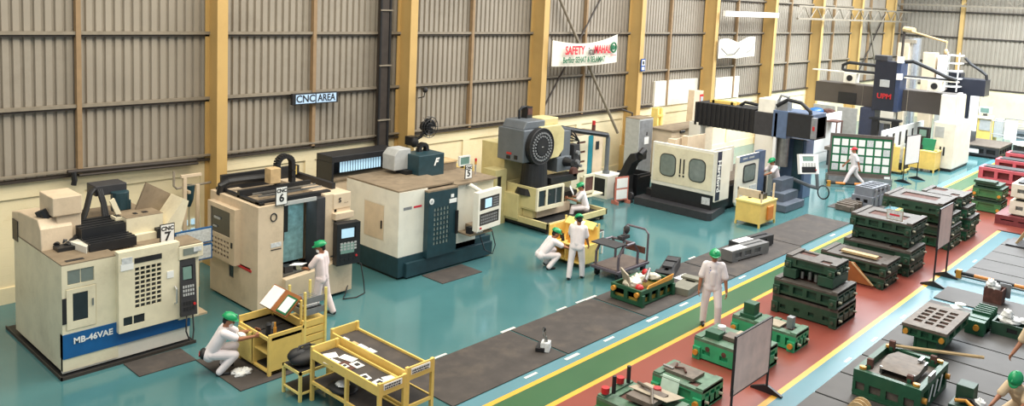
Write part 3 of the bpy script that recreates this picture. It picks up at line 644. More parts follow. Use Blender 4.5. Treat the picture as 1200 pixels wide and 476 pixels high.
MB(paleyel).box(0,.12,0,.3,0,2.75).box(.3,.42,0,.3,0,2.75).box(.12,.3,.2,.26,0,2.7).use(yellow).box(.02,.4,-.03,0,2.4,2.5).build('post_body', rp, bevel=.008)
MB(black).box(.06,.22,-.06,0,1.55,1.85).build('handle', rp)
ln = thing('pallet_board', 'tall tan board with red edged charts leaning behind the blue gantry mill', 'board', (31.4,18.05,0))
MB(tan).prism([(0,0),(.9,0),(.9,3.25),(.12,3.3)],'y',0,.3).build('board_body', ln, bevel=.01)
MB(redp).box(.6,.9,-.012,0,1.3,3.1).use(lgrey).box(.64,.87,-.02,-.012,2.5,3.0).use(white).box(.66,.86,-.02,-.012,1.7,1.85).box(.66,.86,-.02,-.012,2.1,2.2).build('chart_strip', ln)
# ================================================================ blue and cream gantry mill
def gantry():
    t = thing('gantry_mill', 'cream and blue gantry mill with black bellows beam and rounded windows', 'machine', (24.0,12.8,0), group='large gantry machines')
    b = MB(darkg); b.prism([(-.4,-.05),(-.28,-.15),(1.2,.15),(1.2,.5),(.2,.5),(.2,2.8),(-.4,2.8)],'z',.0,.27); b.build('coolant_tray', t, bevel=.015)
    MB(blackm).box(.03,1.2,.05,2.4,.27,.78).use(black).box(.2,4.5,.4,2.7,.0,.5).build('base', t)
    MB(papergrey).box(.02,.031,.12,.42,.42,.66).build('notice', t)
    def rr(y0,y1,z0,z1,r,n=5):
        out = []
        for cx,cz,a in ((y1-r,z0+r,-90),(y1-r,z1-r,0),(y0+r,z1-r,90),(y0+r,z0+r,180)):
            out += [(cx+r*math.cos(R(a+90*i/n)), cz+r*math.sin(R(a+90*i/n))) for i in range(n+1)]
        return out
    w = MB(cream2).box(0,.1,0,2.42,.76,2.24).build('west_panel', t, bevel=.02)
    MB(cream).pbox(-.015,.0,.08,2.34,.9,2.15,{'-x':[]}).build('panel_rim', w, bevel=.006)
    for y0,y1 in ((.32,.95),(1.45,2.08)):
        f = MB(blackm).prism(rr(y0,y1,1.12,1.9,.2),'x',-.03,-.012).build('window', w)
        MB(glassg).prism(rr(y0+.03,y1-.03,1.15,1.87,.18),'x',-.036,-.03).build('pane', f)
    MB(black).box(-.04,-.015,1.12,1.16,1.3,1.8).box(-.04,-.015,1.26,1.3,1.3,1.8).cyl((-.03,1.14,1.22),(-.015,1.14,1.22),.035).cyl((-.03,1.28,1.22),(-.015,1.28,1.22),.035).build('door_handle', w)
    s = MB(cream2).box(0,.95,-.06,.0,.56,2.26).build('side_panel', t, bevel=.01); MB(cream2).box(.05,3.0,2.36,2.42,.5,2.1).build('rear_panel', t, bevel=.01)
    MB(mat('navy decal',(36,44,64),.4)).box(.02,.3,-.068,-.06,.6,2.24).build('decal_strip', s)
    lt = text('Hartford', 'lettering', white, s, (.16,-.072,1.42), .3, bold=.008); lt.rotation_euler = (R(90), R(90), 0)
    MB(tan).box(.9,3.4,2.3,2.36,.6,2.2).box(.6,.75,1.9,2.2,.4,2.3).box(1.6,1.8,2.0,2.25,.5,2.3).use(cream2).box(1.0,3.6,1.2,1.26,.5,1.9).build('inner_guard', t)
    d = MB(cream2); d.prism([(1.5,.2),(3.15,.2),(3.15,1.93),(1.38,1.93),(1.38,.35)],'y',-.08,.0); d = d.build('sliding_door', t, bevel=.03)
    MB(hblue).box(1.55,3.2,-.09,-.08,1.7,1.92).box(3.0,3.45,-.1,.1,.3,1.95).use(lgrey).box(1.75,2.1,-.094,-.09,1.78,1.84).box(2.2,2.6,-.094,-.09,1.78,1.84).build('blue_trim', d)
    f = MB(blackm).prism(rr(1.85,2.75,.95,1.58,.12),'y',-.1,-.08).build('window', d); MB(glassg).prism(rr(1.9,2.7,1.0,1.53,.1),'y',-.106,-.1).build('pane', f)
    MB(papergrey).box(2.4,2.9,-.1,-.085,.45,.8).build('notice', d)
    # table, columns, beam
    MB(blackm).box(1.2,6.2,.3,2.0,.1,.8).use(iron).box(1.4,5.5,.4,1.8,.8,.95).build('work_table', t)
    MB(cream2).box(4.55,5.35,.25,.9,0,2.4).box(4.55,5.0,3.2,3.7,0,2.4).build('column_pair', t, bevel=.02)
    MB(hblue).box(5.4,6.1,-.75,.2,0,2.2).use(teal).box(5.3,5.42,-.65,-.3,.3,2.2).build('south_column', t, bevel=.02)
    MB(blackm).box(4.75,5.7,-1.3,3.45,2.35,3.15).build('cross_beam', t)
    b = MB(black)
    for i in range(25):
        y = .98+i*.1; b.box(4.55+.04*(i%2),5.7,y,y+.1,2.3,3.2)
    b.build('bellows_cover', t)
    hd = MB(darkg).box(4.5,5.8,.2,.95,2.3,3.15).use(cream2).box(4.55,5.6,.2,.85,3.15,3.66).use(hblue).box(4.4,5.6,-.38,.18,2.3,3.3).build('head_carriage', t, bevel=.015)
    b = MB(blackm).box(4.35,4.45,-1.3,-.4,2.42,3.28).use(hblue).box(4.45,5.6,-1.3,-.4,2.4,3.3).use(grey).box(4.3,4.5,-1.45,-1.3,2.45,3.2).use(redp).box(4.28,4.34,-1.44,-1.36,2.75,2.9).build('south_bellows', t, bevel=.01)
    MB(cream2).box(4.5,5.2,.15,.85,1.1,2.3).use(steel).cyl((4.9,-.1,1.2),(4.9,-.1,2.3),.2).use(white).box(4.4,4.5,.0,.1,.9,3.2).build('ram', t)
    MB(black).tube([(4.5,.1,3.45),(4.5,-.3,3.72),(4.5,-.8,3.66),(4.5,-1.15,3.4),(4.5,-1.2,3.2)],.07).build('cable_hose', t)
    MB(grey).box(4.5,4.9,-.3,.1,3.3,3.62).tube([(4.6,.1,3.62),(4.6,.0,3.85),(4.6,-.3,3.8)],.05).build('top_valve', t)
    MB(yellow).box(5.0,5.1,2.0,3.1,3.2,3.3).box(5.3,5.4,2.0,3.1,3.2,3.3).box(5.0,5.4,2.1,2.2,3.2,3.3).box(5.0,5.4,2.9,3.0,3.2,3.3).use(blackm).tube([(5.2,1.9,3.2),(5.2,1.7,3.35),(5.2,1.0,3.3)],.06).build('beam_rack', t)
    MB(mat('slate step paint',(84,92,104),.5)).box(2.75,4.3,-1.3,-.6,.02,.26).box(3.2,4.4,-1.0,-.5,.26,.55).box(3.5,4.5,-.75,-.4,.55,.95).build('access_step', t, bevel=.01)
    b = MB(bluegrey).tube([(4.9,-.6,.78),(4.3,-1.4,.78),(4.1,-1.8,.8)],.07).tube([(4.1,-1.8,.8),(4.05,-1.75,1.3)],.06); b.build('pendant_boom', t)
    p = pendant(t, 4.0, -1.62, 1.25, 1.95, .75, rz=-35, tilt=-14, m=white, light=False); MB(blackm).box(-.3,.25,-.15,-.145,1.3,1.5).build('key_block', p)
    MB(black).tube(arc((4.4,-1.9,.62),.2,90,450,14,'yz',.24)[:-1],.025,6,closed=True).build('cable_coil', t)
    return t
gantry()
cc = thing('chip_conveyor', 'black curved chip conveyor at the left end of the blue gantry mill', 'conveyor', (23.72,15.4,0))
b = MB(black); b.prism([(.0,.0),(.6,.0),(.62,.5),(.42,.9),(.2,1.4),(.0,1.7),(-.2,1.75),(-.3,1.5),(-.1,1.35),(.1,.9),(.1,.4)],'x',.0,.45,Matrix.Translation((0,.55,.0))); b.build('conveyor_body', cc, bevel=.02)
MB(blackm).cyl((.1,.2,1.7),(.35,.2,1.85),.12).box(.1,.35,.1,.3,1.55,1.8).build('drive_motor', cc)
MB(darkg).cyl((-.1,.4,.25),(.0,.4,.25),.12).cyl((-.15,.7,.2),(-.05,.7,.2),.1).box(-.2,.0,.3,.8,.0,.1).build('pump', cc)
bd = thing('machine_bed_cover', 'long tan machine housing with dusty brown top behind the gantry mill', 'machine', (27.7,16.75,0))
MB(tan).box(0,3.3,0,.95,0,2.0).box(.02,.9,-.01,.0,.4,1.8).build('housing', bd, bevel=.015)
MB(dirtytop).box(-.05,3.35,-.05,1.0,2.0,2.06).build('top_plate', bd)
MB(blackm).cyl((.6,-.02,1.95),(.9,-.02,1.95),.06).build('hinge', bd)
# ================================================================ far big gantry
def upm():
    t = thing('gantry_mill', 'huge dark beamed gantry mill with red lettering at the far end', 'machine', (41.0,10.0,0), group='large gantry machines')
    bm_ = mat('brown grey beam steel', (82, 76, 72), .4, metal=.2, var=.25, scale=.5)
    b = MB(bm_).box(.5,1.6,.3,6.8,2.4,3.42).use(blackm).box(.46,.5,4.7,5.6,2.45,3.0).use(girt_m).box(.47,.5,2.3,2.33,2.4,3.42).box(.47,.5,4.4,4.42,2.4,3.42).build('cross_beam', t, bevel=.01)
    h = MB(mat('navy black head',(34,38,50),.35)).box(-.1,.5,2.75,3.75,2.35,4.75).use(mat('navy side',(52,66,96),.4)).box(-.1,.9,2.55,2.75,2.35,4.75).use(lgrey).box(-.14,-.1,3.0,3.45,3.5,3.85).use(darkg).box(-.12,.6,3.2,3.8,4.75,5.0).use(white).box(-.15,.1,2.5,2.75,4.7,5.0).box(-.16,.1,2.5,2.72,3.9,4.2).build('head_block', t, bevel=.02)
    text('UPM', 'lettering', redp, h, (-.115,3.2,3.05), .34, rz=-90, bold=.01)
    MB(cream2).box(-.1,.3,2.7,3.3,1.75,2.35).use(grey).cyl((.1,3.0,1.4),(.1,3.0,1.75),.15).build('spindle', t)
    MB(cream2).box(.1,1.7,.1,.75,0,3.4).box(.1,.5,-.05,.1,0,3.55).build('south_column', t, bevel=.02)
    MB(mat('navy column',(58,64,84),.4)).box(.0,1.6,3.6,4.3,0,2.4).use(lgrey).box(-.05,.0,4.4,5.4,0,2.3).box(-.06,0,5.5,6.6,0,2.3).build('north_column', t, bevel=.015)
    for y in (1.15,5.05):
        f = MB(cream2).box(.3,.8,y-.3,y+.3,3.5,3.98).build('fan_box', t, bevel=.01); MB(black).cyl((.28,y,3.74),(.3,y,3.74),.15,n=18).build('fan_opening', f)
    MB(cream2).box(.4,.7,3.8,7.0,3.98,4.03).box(.4,.7,.2,2.6,3.98,4.03).build('cable_tray', t)
    b = MB(black).tube([(.5,3.8,4.45),(.5,5.2,4.5),(.5,5.5,4.35),(.5,5.5,4.15),(.5,5.3,4.08),(.5,3.8,4.08)],.08,8).tube([(.5,2.6,4.75),(.5,2.2,4.8),(.5,1.4,4.5),(.5,.7,4.2),(.5,.3,4.1)],.09,8).tube([(.6,2.6,4.05),(.6,.3,4.05)],.07,8); b.build('cable_chain', t)
    c = MB(cream2).box(-.6,2.2,-.15,.75,.12,2.2).use(blackm).box(-.6,2.2,-.12,.72,0,.12).build('control_cabinet', t, bevel=.02)
    MB(lgrey).box(-.612,-.6,.3,.68,1.5,2.0).use(ink).box(-.615,-.6,.35,.42,.9,1.1).box(-.615,-.6,.2,.27,.7,1.1).build('cabinet_panel', c)
    MB(blackm).box(-.9,-.6,.85,1.35,1.1,1.9).use(screend).box(-.91,-.9,.95,1.25,1.5,1.8).build('control_box', t, bevel=.01)
    f = MB(white).pbox(-3.8,2.0,1.9,1.98,.75,1.88,{'-y':[(-3.4+.9*i,-3.05+.9*i,1.0,1.65,.03) for i in range(6)]},black).box(-3.8,2,1.92,1.98,0,.75).build('splash_fence', t, bevel=.01)
    f2 = MB(white).pbox(-5.7,-1.5,4.6,4.68,.5,2.25,{'-y':[(-5.0,-4.75,1.2,1.9,.03),(-4.3,-4.0,1.2,1.9,.03)]},black).box(-5.7,-1.5,4.62,4.68,0,.5).build('rear_fence', t, bevel=.01)
    MB(darkg).box(-4.5,3,2.6,4.0,.1,.8).use(iron).box(-4.6,3,2.5,4.1,.8,.95).use(blackm).box(-.6,-.4,2.3,2.6,.95,1.95).box(-.6,-.4,3.2,3.5,.95,1.95).box(-.7,-.3,2.2,3.6,1.95,2.05).build('work_table', t)
    b = MB(rust).box(-3.3,-2.6,4.1,4.7,1.9,1.96)
    for x,y in ((-3.28,4.12),(-2.66,4.12),(-3.28,4.62),(-2.66,4.62)): b.box(x,x+.05,y,y+.05,1.0,1.9)
    b.build('stool_frame', t)
    return t
upm()
bs = thing('storage_bench', 'tan low bench with blue sacks and rags behind the white splash fence', 'bench', (36.0,15.0,0))
MB(tan).box(0,4,0,1.2,0,2.0).build('bench_body', bs); MB(wood).box(-.1,4.1,-.1,1.3,2.0,2.08).build('bench_top', bs)
tag(MB(blue).ell((38.3,15.4,2.26),(.5,.35,.16)).ell((38.7,15.5,2.25),(.3,.3,.14)).build('sack', smooth=True), 'blue sack lying on the tan bench behind the white fence', 'sack')
tag(rag(MB(rust),(39.6,15.3,2.14),(.4,.3,.14),5).build('rag_pile', smooth=True), 'brown rag heap on the tan bench near the far gantry', 'rag')
# far second gantry
fg = thing('gantry_mill', 'navy beamed machine on white columns beyond the red lettered gantry', 'machine', (46.5,10.0,0), group='large gantry machines')
nv = bpy.data.materials['navy black head']
MB(nv).box(.5,1.5,.3,3.2,3.0,3.85).box(.6,1.4,1.5,2.6,3.85,4.1).build('beam', fg, bevel=.02)
MB(nv).box(.5,1.5,.7,1.1,0,3.0).use(white).box(.45,.5,.5,.9,1.2,3.0).build('column', fg)
MB(tan).box(-.5,.1,2.5,3.1,0,5.1).use(white).box(-.4,.3,2.0,2.4,3.2,5.0).build('tower', fg, bevel=.02)
b = MB(white)
for z in (3.4,3.8,4.2,4.6,5.0): b.box(-.5,.4,1.35,1.95,z,z+.05)
for y in (1.35,1.9): b.box(-.5,-.45,y,y+.05,3.2,5.2)
b.build('ladder_cage', fg)
MB(black).tube([(.7,1.4,4.9),(.7,1.1,4.6),(.7,.6,4.3),(.7,.35,4.1),(.7,.3,3.85)],.07).build('cable_hose', fg)
MB(lgrey).box(.2,.6,1.0,2.0,.6,1.3).box(.0,.5,1.6,2.4,.0,2.4).build('lower_housing', fg)
tk = thing('silver_duct', 'shiny silver vertical duct behind the far gantry', 'duct', (50.5,14.9,0))
MB(chrome).cyl((0,0,0),(0,0,5.7),.36,n=20).build('duct_pipe', tk, smooth=False); MB(tan).box(-.6,-.3,.1,.7,0,5.4).build('duct_side', tk); MB(girt_m).box(-.5,.3,-.2,.4,5.4,5.6).build('collar', tk)
jb2 = thing('jib_crane', 'brass coloured jib arm with hanging hook above the far gantry', 'crane', (48.8,15.0,0))
MB(wood).tube([(0,0,6.2),(-.3,-.6,6.15)],.16).tube([(-.2,-.4,6.1),(-2.9,-3.0,5.7)],.06).build('boom', jb2)
MB(girt_d).cyl((0,0,0),(0,0,6.2),.07).build('mast', jb2); MB(wood).cyl((-2.9,-3.0,5.7),(-2.9,-3.0,5.3),.02).ell((-2.9,-3.0,5.2),(.1,.1,.16)).build('hook', jb2)
# far cabinet and table
fc = thing('control_cabinet', 'yellow cabinet with white doors and a small screen beyond the far gantry', 'cabinet', (51.2,10.7,0))
MB(yellow).box(0,1.0,-.1,1.0,0,1.45).build('cabinet_body', fc, bevel=.015)
MB(lgrey).box(-.02,.5,-.5,-.12,.5,1.5).box(-.03,0,.05,.6,.8,1.4).use(white).box(.4,.5,-1.15,-.55,.4,1.45).build('door_panel', fc)
p = MB(cream2).pbox(-.1,.5,.0,.7,1.45,1.6,{}).box(-.1,.3,.1,.7,1.75,2.1).use(screend).box(-.11,-.1,.18,.6,1.8,2.05).use(grey).box(.1,.2,.3,.5,1.6,1.75).build('operator_screen', fc)
yb = thing('motor_box', 'small yellow motor box beside the far yellow cabinet', 'box', (51.0,11.85,0))
MB(yellow).box(0,.6,0,.7,.5,1.1).use(blackm).box(-.05,.65,-.05,.75,0,.5).box(-.02,0,.1,.6,.6,1.0).build('box_body', yb, bevel=.01)
pl = thing('floor_platform', 'dark steel slotted platform on the floor before the far yellow cabinet', 'platform', (46.2,9.2,0))
MB(darkg).pbox(0,2.8,0,2.3,.1,.55,{'-x':grid_holes(.1,2.2,.15,.5,4,1,.12,.1),'-y':grid_holes(.1,2.7,.15,.5,5,1,.12,.1)},black).use(black).box(.1,2.7,.1,2.2,0,.1).build('platform_body', pl)
MB(iron).box(-.02,2.82,-.02,2.32,.55,.6).use(paper).box(-.03,-.02,.9,1.4,.2,.4).build('top_plate', pl)
wt = thing('round_table', 'low white round table near the far yellow cabinet', 'table', (50.1,8.75,0))
MB(white).cyl((0,0,.42),(0,0,.52),.72,n=28).build('table_top', wt); MB(darkg).cyl((0,0,0),(0,0,.42),.6,n=20).build('table_base', wt)
gr = thing('guard_rail', 'thin grey guard rail in front of the far yellow cabinet', 'rail', (49.0,8.3,0))
MB(lgrey).tube([(0,0,0),(0,0,1.6),(.3,2.0,1.6),(.3,2.0,0)],.03).tube([(0,0,.9),(.3,2.0,.9)],.02).cyl((0,0,0),(0,0,.05),.15).build('rail_frame', gr)
hb = thing('hand_rail', 'grey rail with blue benches along the far cream wall', 'rail', (57.5,6.5,0))
b = MB(grey)
for y in (0,1.2,2.4,3.6,4.8): b.cyl((0,y,0),(0,y,.95),.03)
b.tube([(0,0,.95),(0,4.8,.95)],.03).tube([(0,0,.5),(0,4.8,.5)],.025); b.build('rail_frame', hb)
bb = thing('work_bench', 'long blue grey bench with small parts before the far wall', 'bench', (55.4,6.0,0))
MB(bluegrey).box(0,1.2,0,4.4,.35,.5).box(.1,.2,.1,4.3,0,.35).box(1,1.1,.1,4.3,0,.35).build('bench_frame', bb)
MB(grey).box(.2,.7,.5,1.2,.5,.72).box(.3,.9,2.0,2.6,.5,.65).box(.2,.6,3.2,3.9,.5,.8).build('bench_clutter', bb)
# ================================================================ floor mats
def floor_mat_thing(label, x0, x1, y0, y1, group, m=matrub, t=.018, skew=0, cat='floor mat'):
    b = MB(m); b.prism([(x0,y0),(x1,y0+skew),(x1,y1+skew),(x0,y1)],'z',0,t)
    return tag(b.build('floor_mat', bevel=.004), label, cat, group)
G1 = 'black mats of the long aisle strip'
floor_mat_thing('black floor mat of the aisle strip behind the two yellow inspection tables', 9.2, 12.26, 9.44, 10.98, G1)
floor_mat_thing('black floor mat of the aisle strip carrying the small white lamp stand edge', 12.31, 15.1, 9.44, 10.98, G1)
floor_mat_thing('black floor mat of the aisle strip under the open green die full of rags', 15.16, 19.2, 9.44, 10.98, G1)
floor_mat_thing('black floor mat of the aisle strip under the two long grey bars', 19.25, 23.3, 9.44, 10.98, G1)
floor_mat_thing('black floor mat at the far end of the strip beside the yellow cabinet', 23.35, 27.3, 9.5, 10.98, G1)
floor_mat_thing('dark floor mat under the grey iron castings near the notice board', 29.0, 32.6, 9.5, 10.95, G1)
floor_mat_thing('black floor mat in front of the cream and blue CNC 7 machine', 5.86, 6.9, 13.93, 14.6, 'mats by machines', skew=-.02)
floor_mat_thing('black floor mat under the crouching worker and yellow tool cabinet', 6.88, 8.2, 12.28, 13.9, 'mats by machines')
floor_mat_thing('brown black floor mat in front of the dark teal machine', 13.1, 14.45, 13.95, 14.72, 'mats by machines')
G2 = 'grey floor plates on the right side'
PL = [(13.2,14.4,'grey floor plate at the bottom right corner beside the wooden jigs'),(14.45,15.6,'grey floor plate under the near edge of the large open die'),(15.65,16.75,'grey floor plate under the middle of the large open die'),
      (16.8,17.9,'grey floor plate between the large open die and the slotted grey topped die'),(17.95,19.1,'grey floor plate under the slotted grey topped die'),(19.15,20.3,'grey floor plate just beyond the slotted grey topped die'),(20.35,21.45,'grey floor plate under the far end of the green finned die'),
      (21.7,22.9,'grey floor plate under the bucket of rags'),(24.15,25.25,'grey floor plate just behind the striped barrier pole'),(25.3,26.4,'second grey floor plate behind the striped barrier pole'),(26.45,27.5,'third grey floor plate behind the striped barrier pole'),
      (27.55,28.6,'fourth grey floor plate behind the striped barrier pole'),(28.65,29.6,'grey floor plate holding the timber crate at the right edge')]
for x0,x1,l in PL: floor_mat_thing(l, x0, x1, -3, 5.38, G2, matgrey, .03, cat='floor plate')
# ================================================================ barrier poles
def barrier(label, loc, rz, L, n, ends=True):
    t = thing('barrier_pole', label, 'barrier', loc, rz, 'striped barrier poles')
    b = MB(orange)
    for i in range(n):
        b.use(orange if i%2 else black); b.cyl((L*i/n,0,.14),(L*(i+1)/n,0,.14),.05,n=10)
    b.build('striped_pole', t)
    boxes('support_block', goldpin, t, [(x-.06,x+.06,-.06,.06,0,.22) for x in (.1, L-.1)])
    return t
barrier('black and orange striped barrier pole on the blue floor at right', (24.0,5.5,0), -90, 4.2, 9)
barrier('black and orange striped barrier pole behind the walking person in red cap', (32.5,12.4,0), -52, 2.2, 6)
# ================================================================ yellow furniture
def tool_cabinet():
    t = thing('tool_trolley', 'yellow two shelf tool cabinet with dark top beside the crouching worker', 'cabinet', (7.5,12.42,0))
    X, Y = .72, 1.05
    MB(yellow).box(0,X,0,.03,.06,.72).box(X-.03,X,0,Y,.06,.72).box(0,X,Y-.03,Y,.06,.72).box(.0,X,0,Y,.06,.1).box(.02,X,.03,.55,.38,.41).box(0,X,.52,.56,.06,.68).build('cabinet_body', t, bevel=.006)
    MB(black).box(.06,X-.06,.06,.5,.1,.13).build('shelf_mat', t)
    boxes('corner_leg', yellow, t, [(x,x+.05,y,y+.05,0,.72) for x,y in ((0,0),(X-.05,0),(0,Y-.05),(X-.05,Y-.05))])
    MB(yellow).box(0,.03,0,Y,.66,.72).box(0,X,0,.03,.66,.78).box(X-.03,X,0,Y,.66,.86).box(0,X,Y-.03,Y,.66,.84).use(black).box(.03,X-.03,.03,Y-.03,.64,.68).build('top_tray', t)
    MB(paleyel).box(-.03,0,.58,1.03,.1,.66).build('cabinet_door', t, rot=(0,0,R(0)))
    b = MB(yellow)
    for y in (.05,Y-.05): b.box(X-.06,X-.02,y-.02,y+.02,.8,1.25)
    b.box(X-.06,X-.02,.05,Y-.05,1.2,1.24); b.build('back_rail', t)
    b = MB(plywood).add([(X-.35,.08,1.0),(X-.02,.08,1.3),(X-.02,.98,1.3),(X-.35,.98,1.0),(X-.33,.08,.97),(X,.08,1.27),(X,.98,1.27),(X-.33,.98,.97)],[(0,1,2,3),(4,7,6,5),(0,3,7,4),(1,5,6,2),(0,4,5,1),(3,2,6,7)]); b.build('sloping_desk', t)
    return t
tool_cabinet()
def desk_item(name, label, y0, y1, s0, s1, m, h=.012, rim=None):
    """sheet lying on the sloping desk of the tool cabinet (world coordinates)"""
    def P(s,y,k): return (7.87+.33*s-.7*k, 12.42+y, 1.0+.3*s+.72*k+.002)
    b = MB(m)
    vs = [P(s0,y0,0),P(s1,y0,0),P(s1,y1,0),P(s0,y1,0)]+[P(s0,y0,h),P(s1,y0,h),P(s1,y1,h),P(s0,y1,h)]
    fs = [(3,2,1,0),(4,5,6,7),(0,1,5,4),(1,2,6,5),(2,3,7,6),(3,0,4,7)]
    b.add(vs,fs)
    if rim:
        b.use(rim); b.add([P(s0+.08,y0+.03,h+.002),P(s1-.08,y0+.03,h+.002),P(s1-.08,y1-.03,h+.002),P(s0+.08,y1-.03,h+.002)],[(0,1,2,3)])
    return tag(b.build(name), label, 'paper')
desk_item('clipboard', 'green edged clipboard with white form on the sloping desk of the yellow tool cabinet', .1, .42, .05, .85, greenfelt, .012, paper)
desk_item('drawing_sheet', 'large white drawing sheet on the left half of the sloping tool cabinet desk', .58, .95, .0, .95, paper)
tag(MB(black).cyl((7.65,12.7,.69),(7.65,12.7,.86),.045).cyl((7.65,12.7,.86),(7.65,12.7,.9),.06,.03).build('tool_holder'), 'black tool holder standing on the dark top of the yellow tool cabinet', 'tool')
tag(MB(goldpin).cyl((7.7,12.56,.69),(7.7,12.56,.84),.03).cyl((7.7,12.56,.84),(7.7,12.56,.93),.018).build('collet'), 'brass coloured collet standing on the yellow tool cabinet', 'tool')
tag(MB(steel).cyl((7.85,12.85,.69),(7.85,12.85,.8),.05,.035).build('steel_sleeve'), 'short steel sleeve standing at the back of the yellow tool cabinet top', 'tool')
tag(rag(rag(rag(MB(paper), (7.2,12.95,.03), (.13,.1,.05), 3), (7.3,12.85,.04), (.1,.12,.06), 4), (7.16,12.8,.03), (.1,.08,.05), 5).build('rag_pile', smooth=True), 'white rag pile on the black mat in front of the yellow tool cabinet', 'rag')
rk = thing('wire_rack', 'narrow yellow rack with wire trays and drawers behind the tool cabinet', 'rack', (8.45,12.75,0))
boxes('post', paleyel, rk, [(x,x+.035,y,y+.035,0,1.25 if x else 1.2) for x,y in ((-.02,-.02),(.44,-.02),(-.02,.51),(.44,.51))])
for i in range(4): MB(yellow).box(-.01,.45,.0,.52,.1+.15*i,.23+.15*i).build('drawer', rk, bevel=.008)
b = MB(grey)
for z in (.78,1.0):
    for i in range(8): b.box(-.02,.46,.02+.07*i,.03+.07*i,z,z+.012)
    b.box(-.02,.46,.0,.012,z,z+.12); b.box(-.02,-.008,0,.52,z,z+.12)
b.build('wire_tray', rk)
MB(blackm).box(.03,.4,.05,.45,.8,.9).use(papergrey).box(.05,.35,.1,.4,.9,.94).build('tray_contents', rk)
# low side table with black bag
s_t = thing('side_table', 'low yellow framed side table with dark top left of the inspection tables', 'table', (7.4,11.28,0))
boxes('leg', paleyel, s_t, [(x,x+.04,y,y+.04,0,.47) for x,y in ((0,0),(.55,0),(0,.5),(.55,.5))])
b = MB(paleyel); b.box(0,.59,0,.04,.47,.52); b.box(0,.59,.5,.54,.47,.52); b.box(0,.04,0,.54,.47,.52); b.box(.55,.59,0,.54,.47,.52); b.box(0,.59,0,.03,.12,.15); b.box(0,.03,0,.54,.12,.15); b.build('table_frame', s_t)
MB(black).box(.02,.57,.02,.52,.5,.53).build('table_top', s_t); MB(black).box(.02,.57,.02,.52,.13,.145).build('lower_shelf', s_t)
bag = thing('tool_bag', 'black soft bag slumped on the low yellow side table', 'bag', (7.68,11.54,.53))
MB(black).ell((0,0,.1),(.3,.2,.12),16,8).ell((-.12,.08,.15),(.18,.13,.12)).ell((.15,.1,.14),(.2,.14,.1)).build('bag_body', bag, smooth=True)
MB(darkg).tube([(-.2,.0,.18),(-.1,.05,.3),(.1,.05,.3),(.2,0,.18)],.02).build('strap', bag)
def inspection_table(label, x, y, L, H, zt, W):
    t = thing('inspection_table', label, 'table', (x,y,0), group='yellow inspection tables')
    boxes('leg', yellow, t, [(px,px+.05,py,py+.05,0,H) for px,py in ((0,0),(W-.05,0),(0,L-.05),(W-.05,L-.05))]+[(0,.05,L*.45,L*.45+.05,0,zt)])
    MB(yellow).box(0,.03,0,L,zt-.06,H-.06 if H>.97 else zt+.1).box(W-.03,W,0,L,zt-.06,zt+.04).box(0,W,0,.03,zt-.06,H).box(0,W,L-.03,L,zt-.06,H).box(0,.03,0,L,.3,.36).box(W-.03,W,0,L,.3,.36).box(0,W,0,.03,.3,.36).box(0,W,L-.03,L,.3,.36).build('rail', t, bevel=.005)
    MB(matrub).box(.03,W-.03,.03,L-.03,zt-.02,zt).build('table_top', t); MB(matrub).box(.03,W-.03,.03,L-.03,.33,.345).build('lower_shelf', t)
    pl = MB(white).box(.08,W-.1,-.012,0,zt+.03,H-.03).build('name_plate', t)
    k = MB(ink); rnd = random.Random(3)
    for z in (zt+.05, zt+.09):
        xx = .1
        while xx < W-.14: w_ = rnd.uniform(.012,.05); k.box(xx, xx+w_, -.0145, -.012, z-.012, z+.012); xx += w_+.012
    k.build('worn_lettering', pl)
    return t
def plain_plate(t): pass
inspection_table('front yellow inspection table covered with white cards, nearest the camera', 7.58, 9.4, 1.85, .95, .8, .54)
inspection_table('rear yellow inspection table with long black mat top', 8.18, 9.46, 2.08, 1.0, .84, .58)
cards = [(7.62,10.75,.2,.26,8,paper,'white card at the upper left corner of the front yellow table'),(7.75,11.0,.22,.2,-20,paper,'tilted white sheet by the back end of the front yellow table'),(7.68,10.5,.3,.34,5,rust,'brown board on the front yellow table under a white card'),
         (7.9,10.72,.16,.3,12,paper,'long white sheet along the rear edge of the front yellow table'),(7.86,10.42,.16,.22,0,paper,'white card beside the brown board on the front yellow table'),(7.68,9.98,.16,.2,-10,paper,'white card near the front edge midway along the front yellow table'),
         (7.74,9.68,.17,.2,8,paper,'white card in front of the printed plate on the front table'),(7.68,9.5,.12,.18,0,paper,'small white card at the right end corner of the front table'),(7.92,9.62,.2,.3,-14,paper,'white sheet at the right end near the rear edge of the front table')]
for i,(x,y,w,d,a,m,l) in enumerate(cards):
    zt = .801+.0015*i
    b = MB(m).box(-w/2,w/2,-d/2,d/2,0,.004)
    if i in (4,5,6,7): b.use(darkg).box(-.035,.035,-.045,.03,.004,.02)
    tag(b.build('card', loc=(x+.06,y,zt), rot=(0,0,R(a))), l, 'card', 'cards on the front yellow table')
MB(paper)
tag(MB(paper).box(7.68,7.78,10.5-.07,10.5+.07,.8205,.824).use(darkg).box(7.71,7.75,10.47,10.52,.824,.84).build('card'), 'small white card lying on the brown board of the front table', 'card', 'cards on the front yellow table')
for i,(y,w) in enumerate(((11.3,.16),(11.05,.14),(10.85,.22),(10.62,.2))):
    tag(MB([paper,wood,paper,papergrey][i]).box(8.26,8.36+.02*i,y-w/2,y+w/2,.842,.855).build('card', rot=(0,0,0)), ['white card at the far left end of the rear yellow table','pale wooden block near the left end of the rear yellow table','third white slip from the left end of the rear yellow table','grey white slip nearest the middle of the rear yellow table'][i], 'card', 'slips on the rear yellow table')
tag(MB(black).ell((7.78,10.6,.4),(.22,.3,.07)).build('cloth_heap', smooth=True), 'black cloth heap on the lower shelf of the front yellow table', 'cloth')
tag(rag(MB(paper), (7.74,10.55,.49), (.1,.12,.035), 3).build('rag_pile', smooth=True), 'crumpled white rag on the black heap under the front yellow table', 'rag')
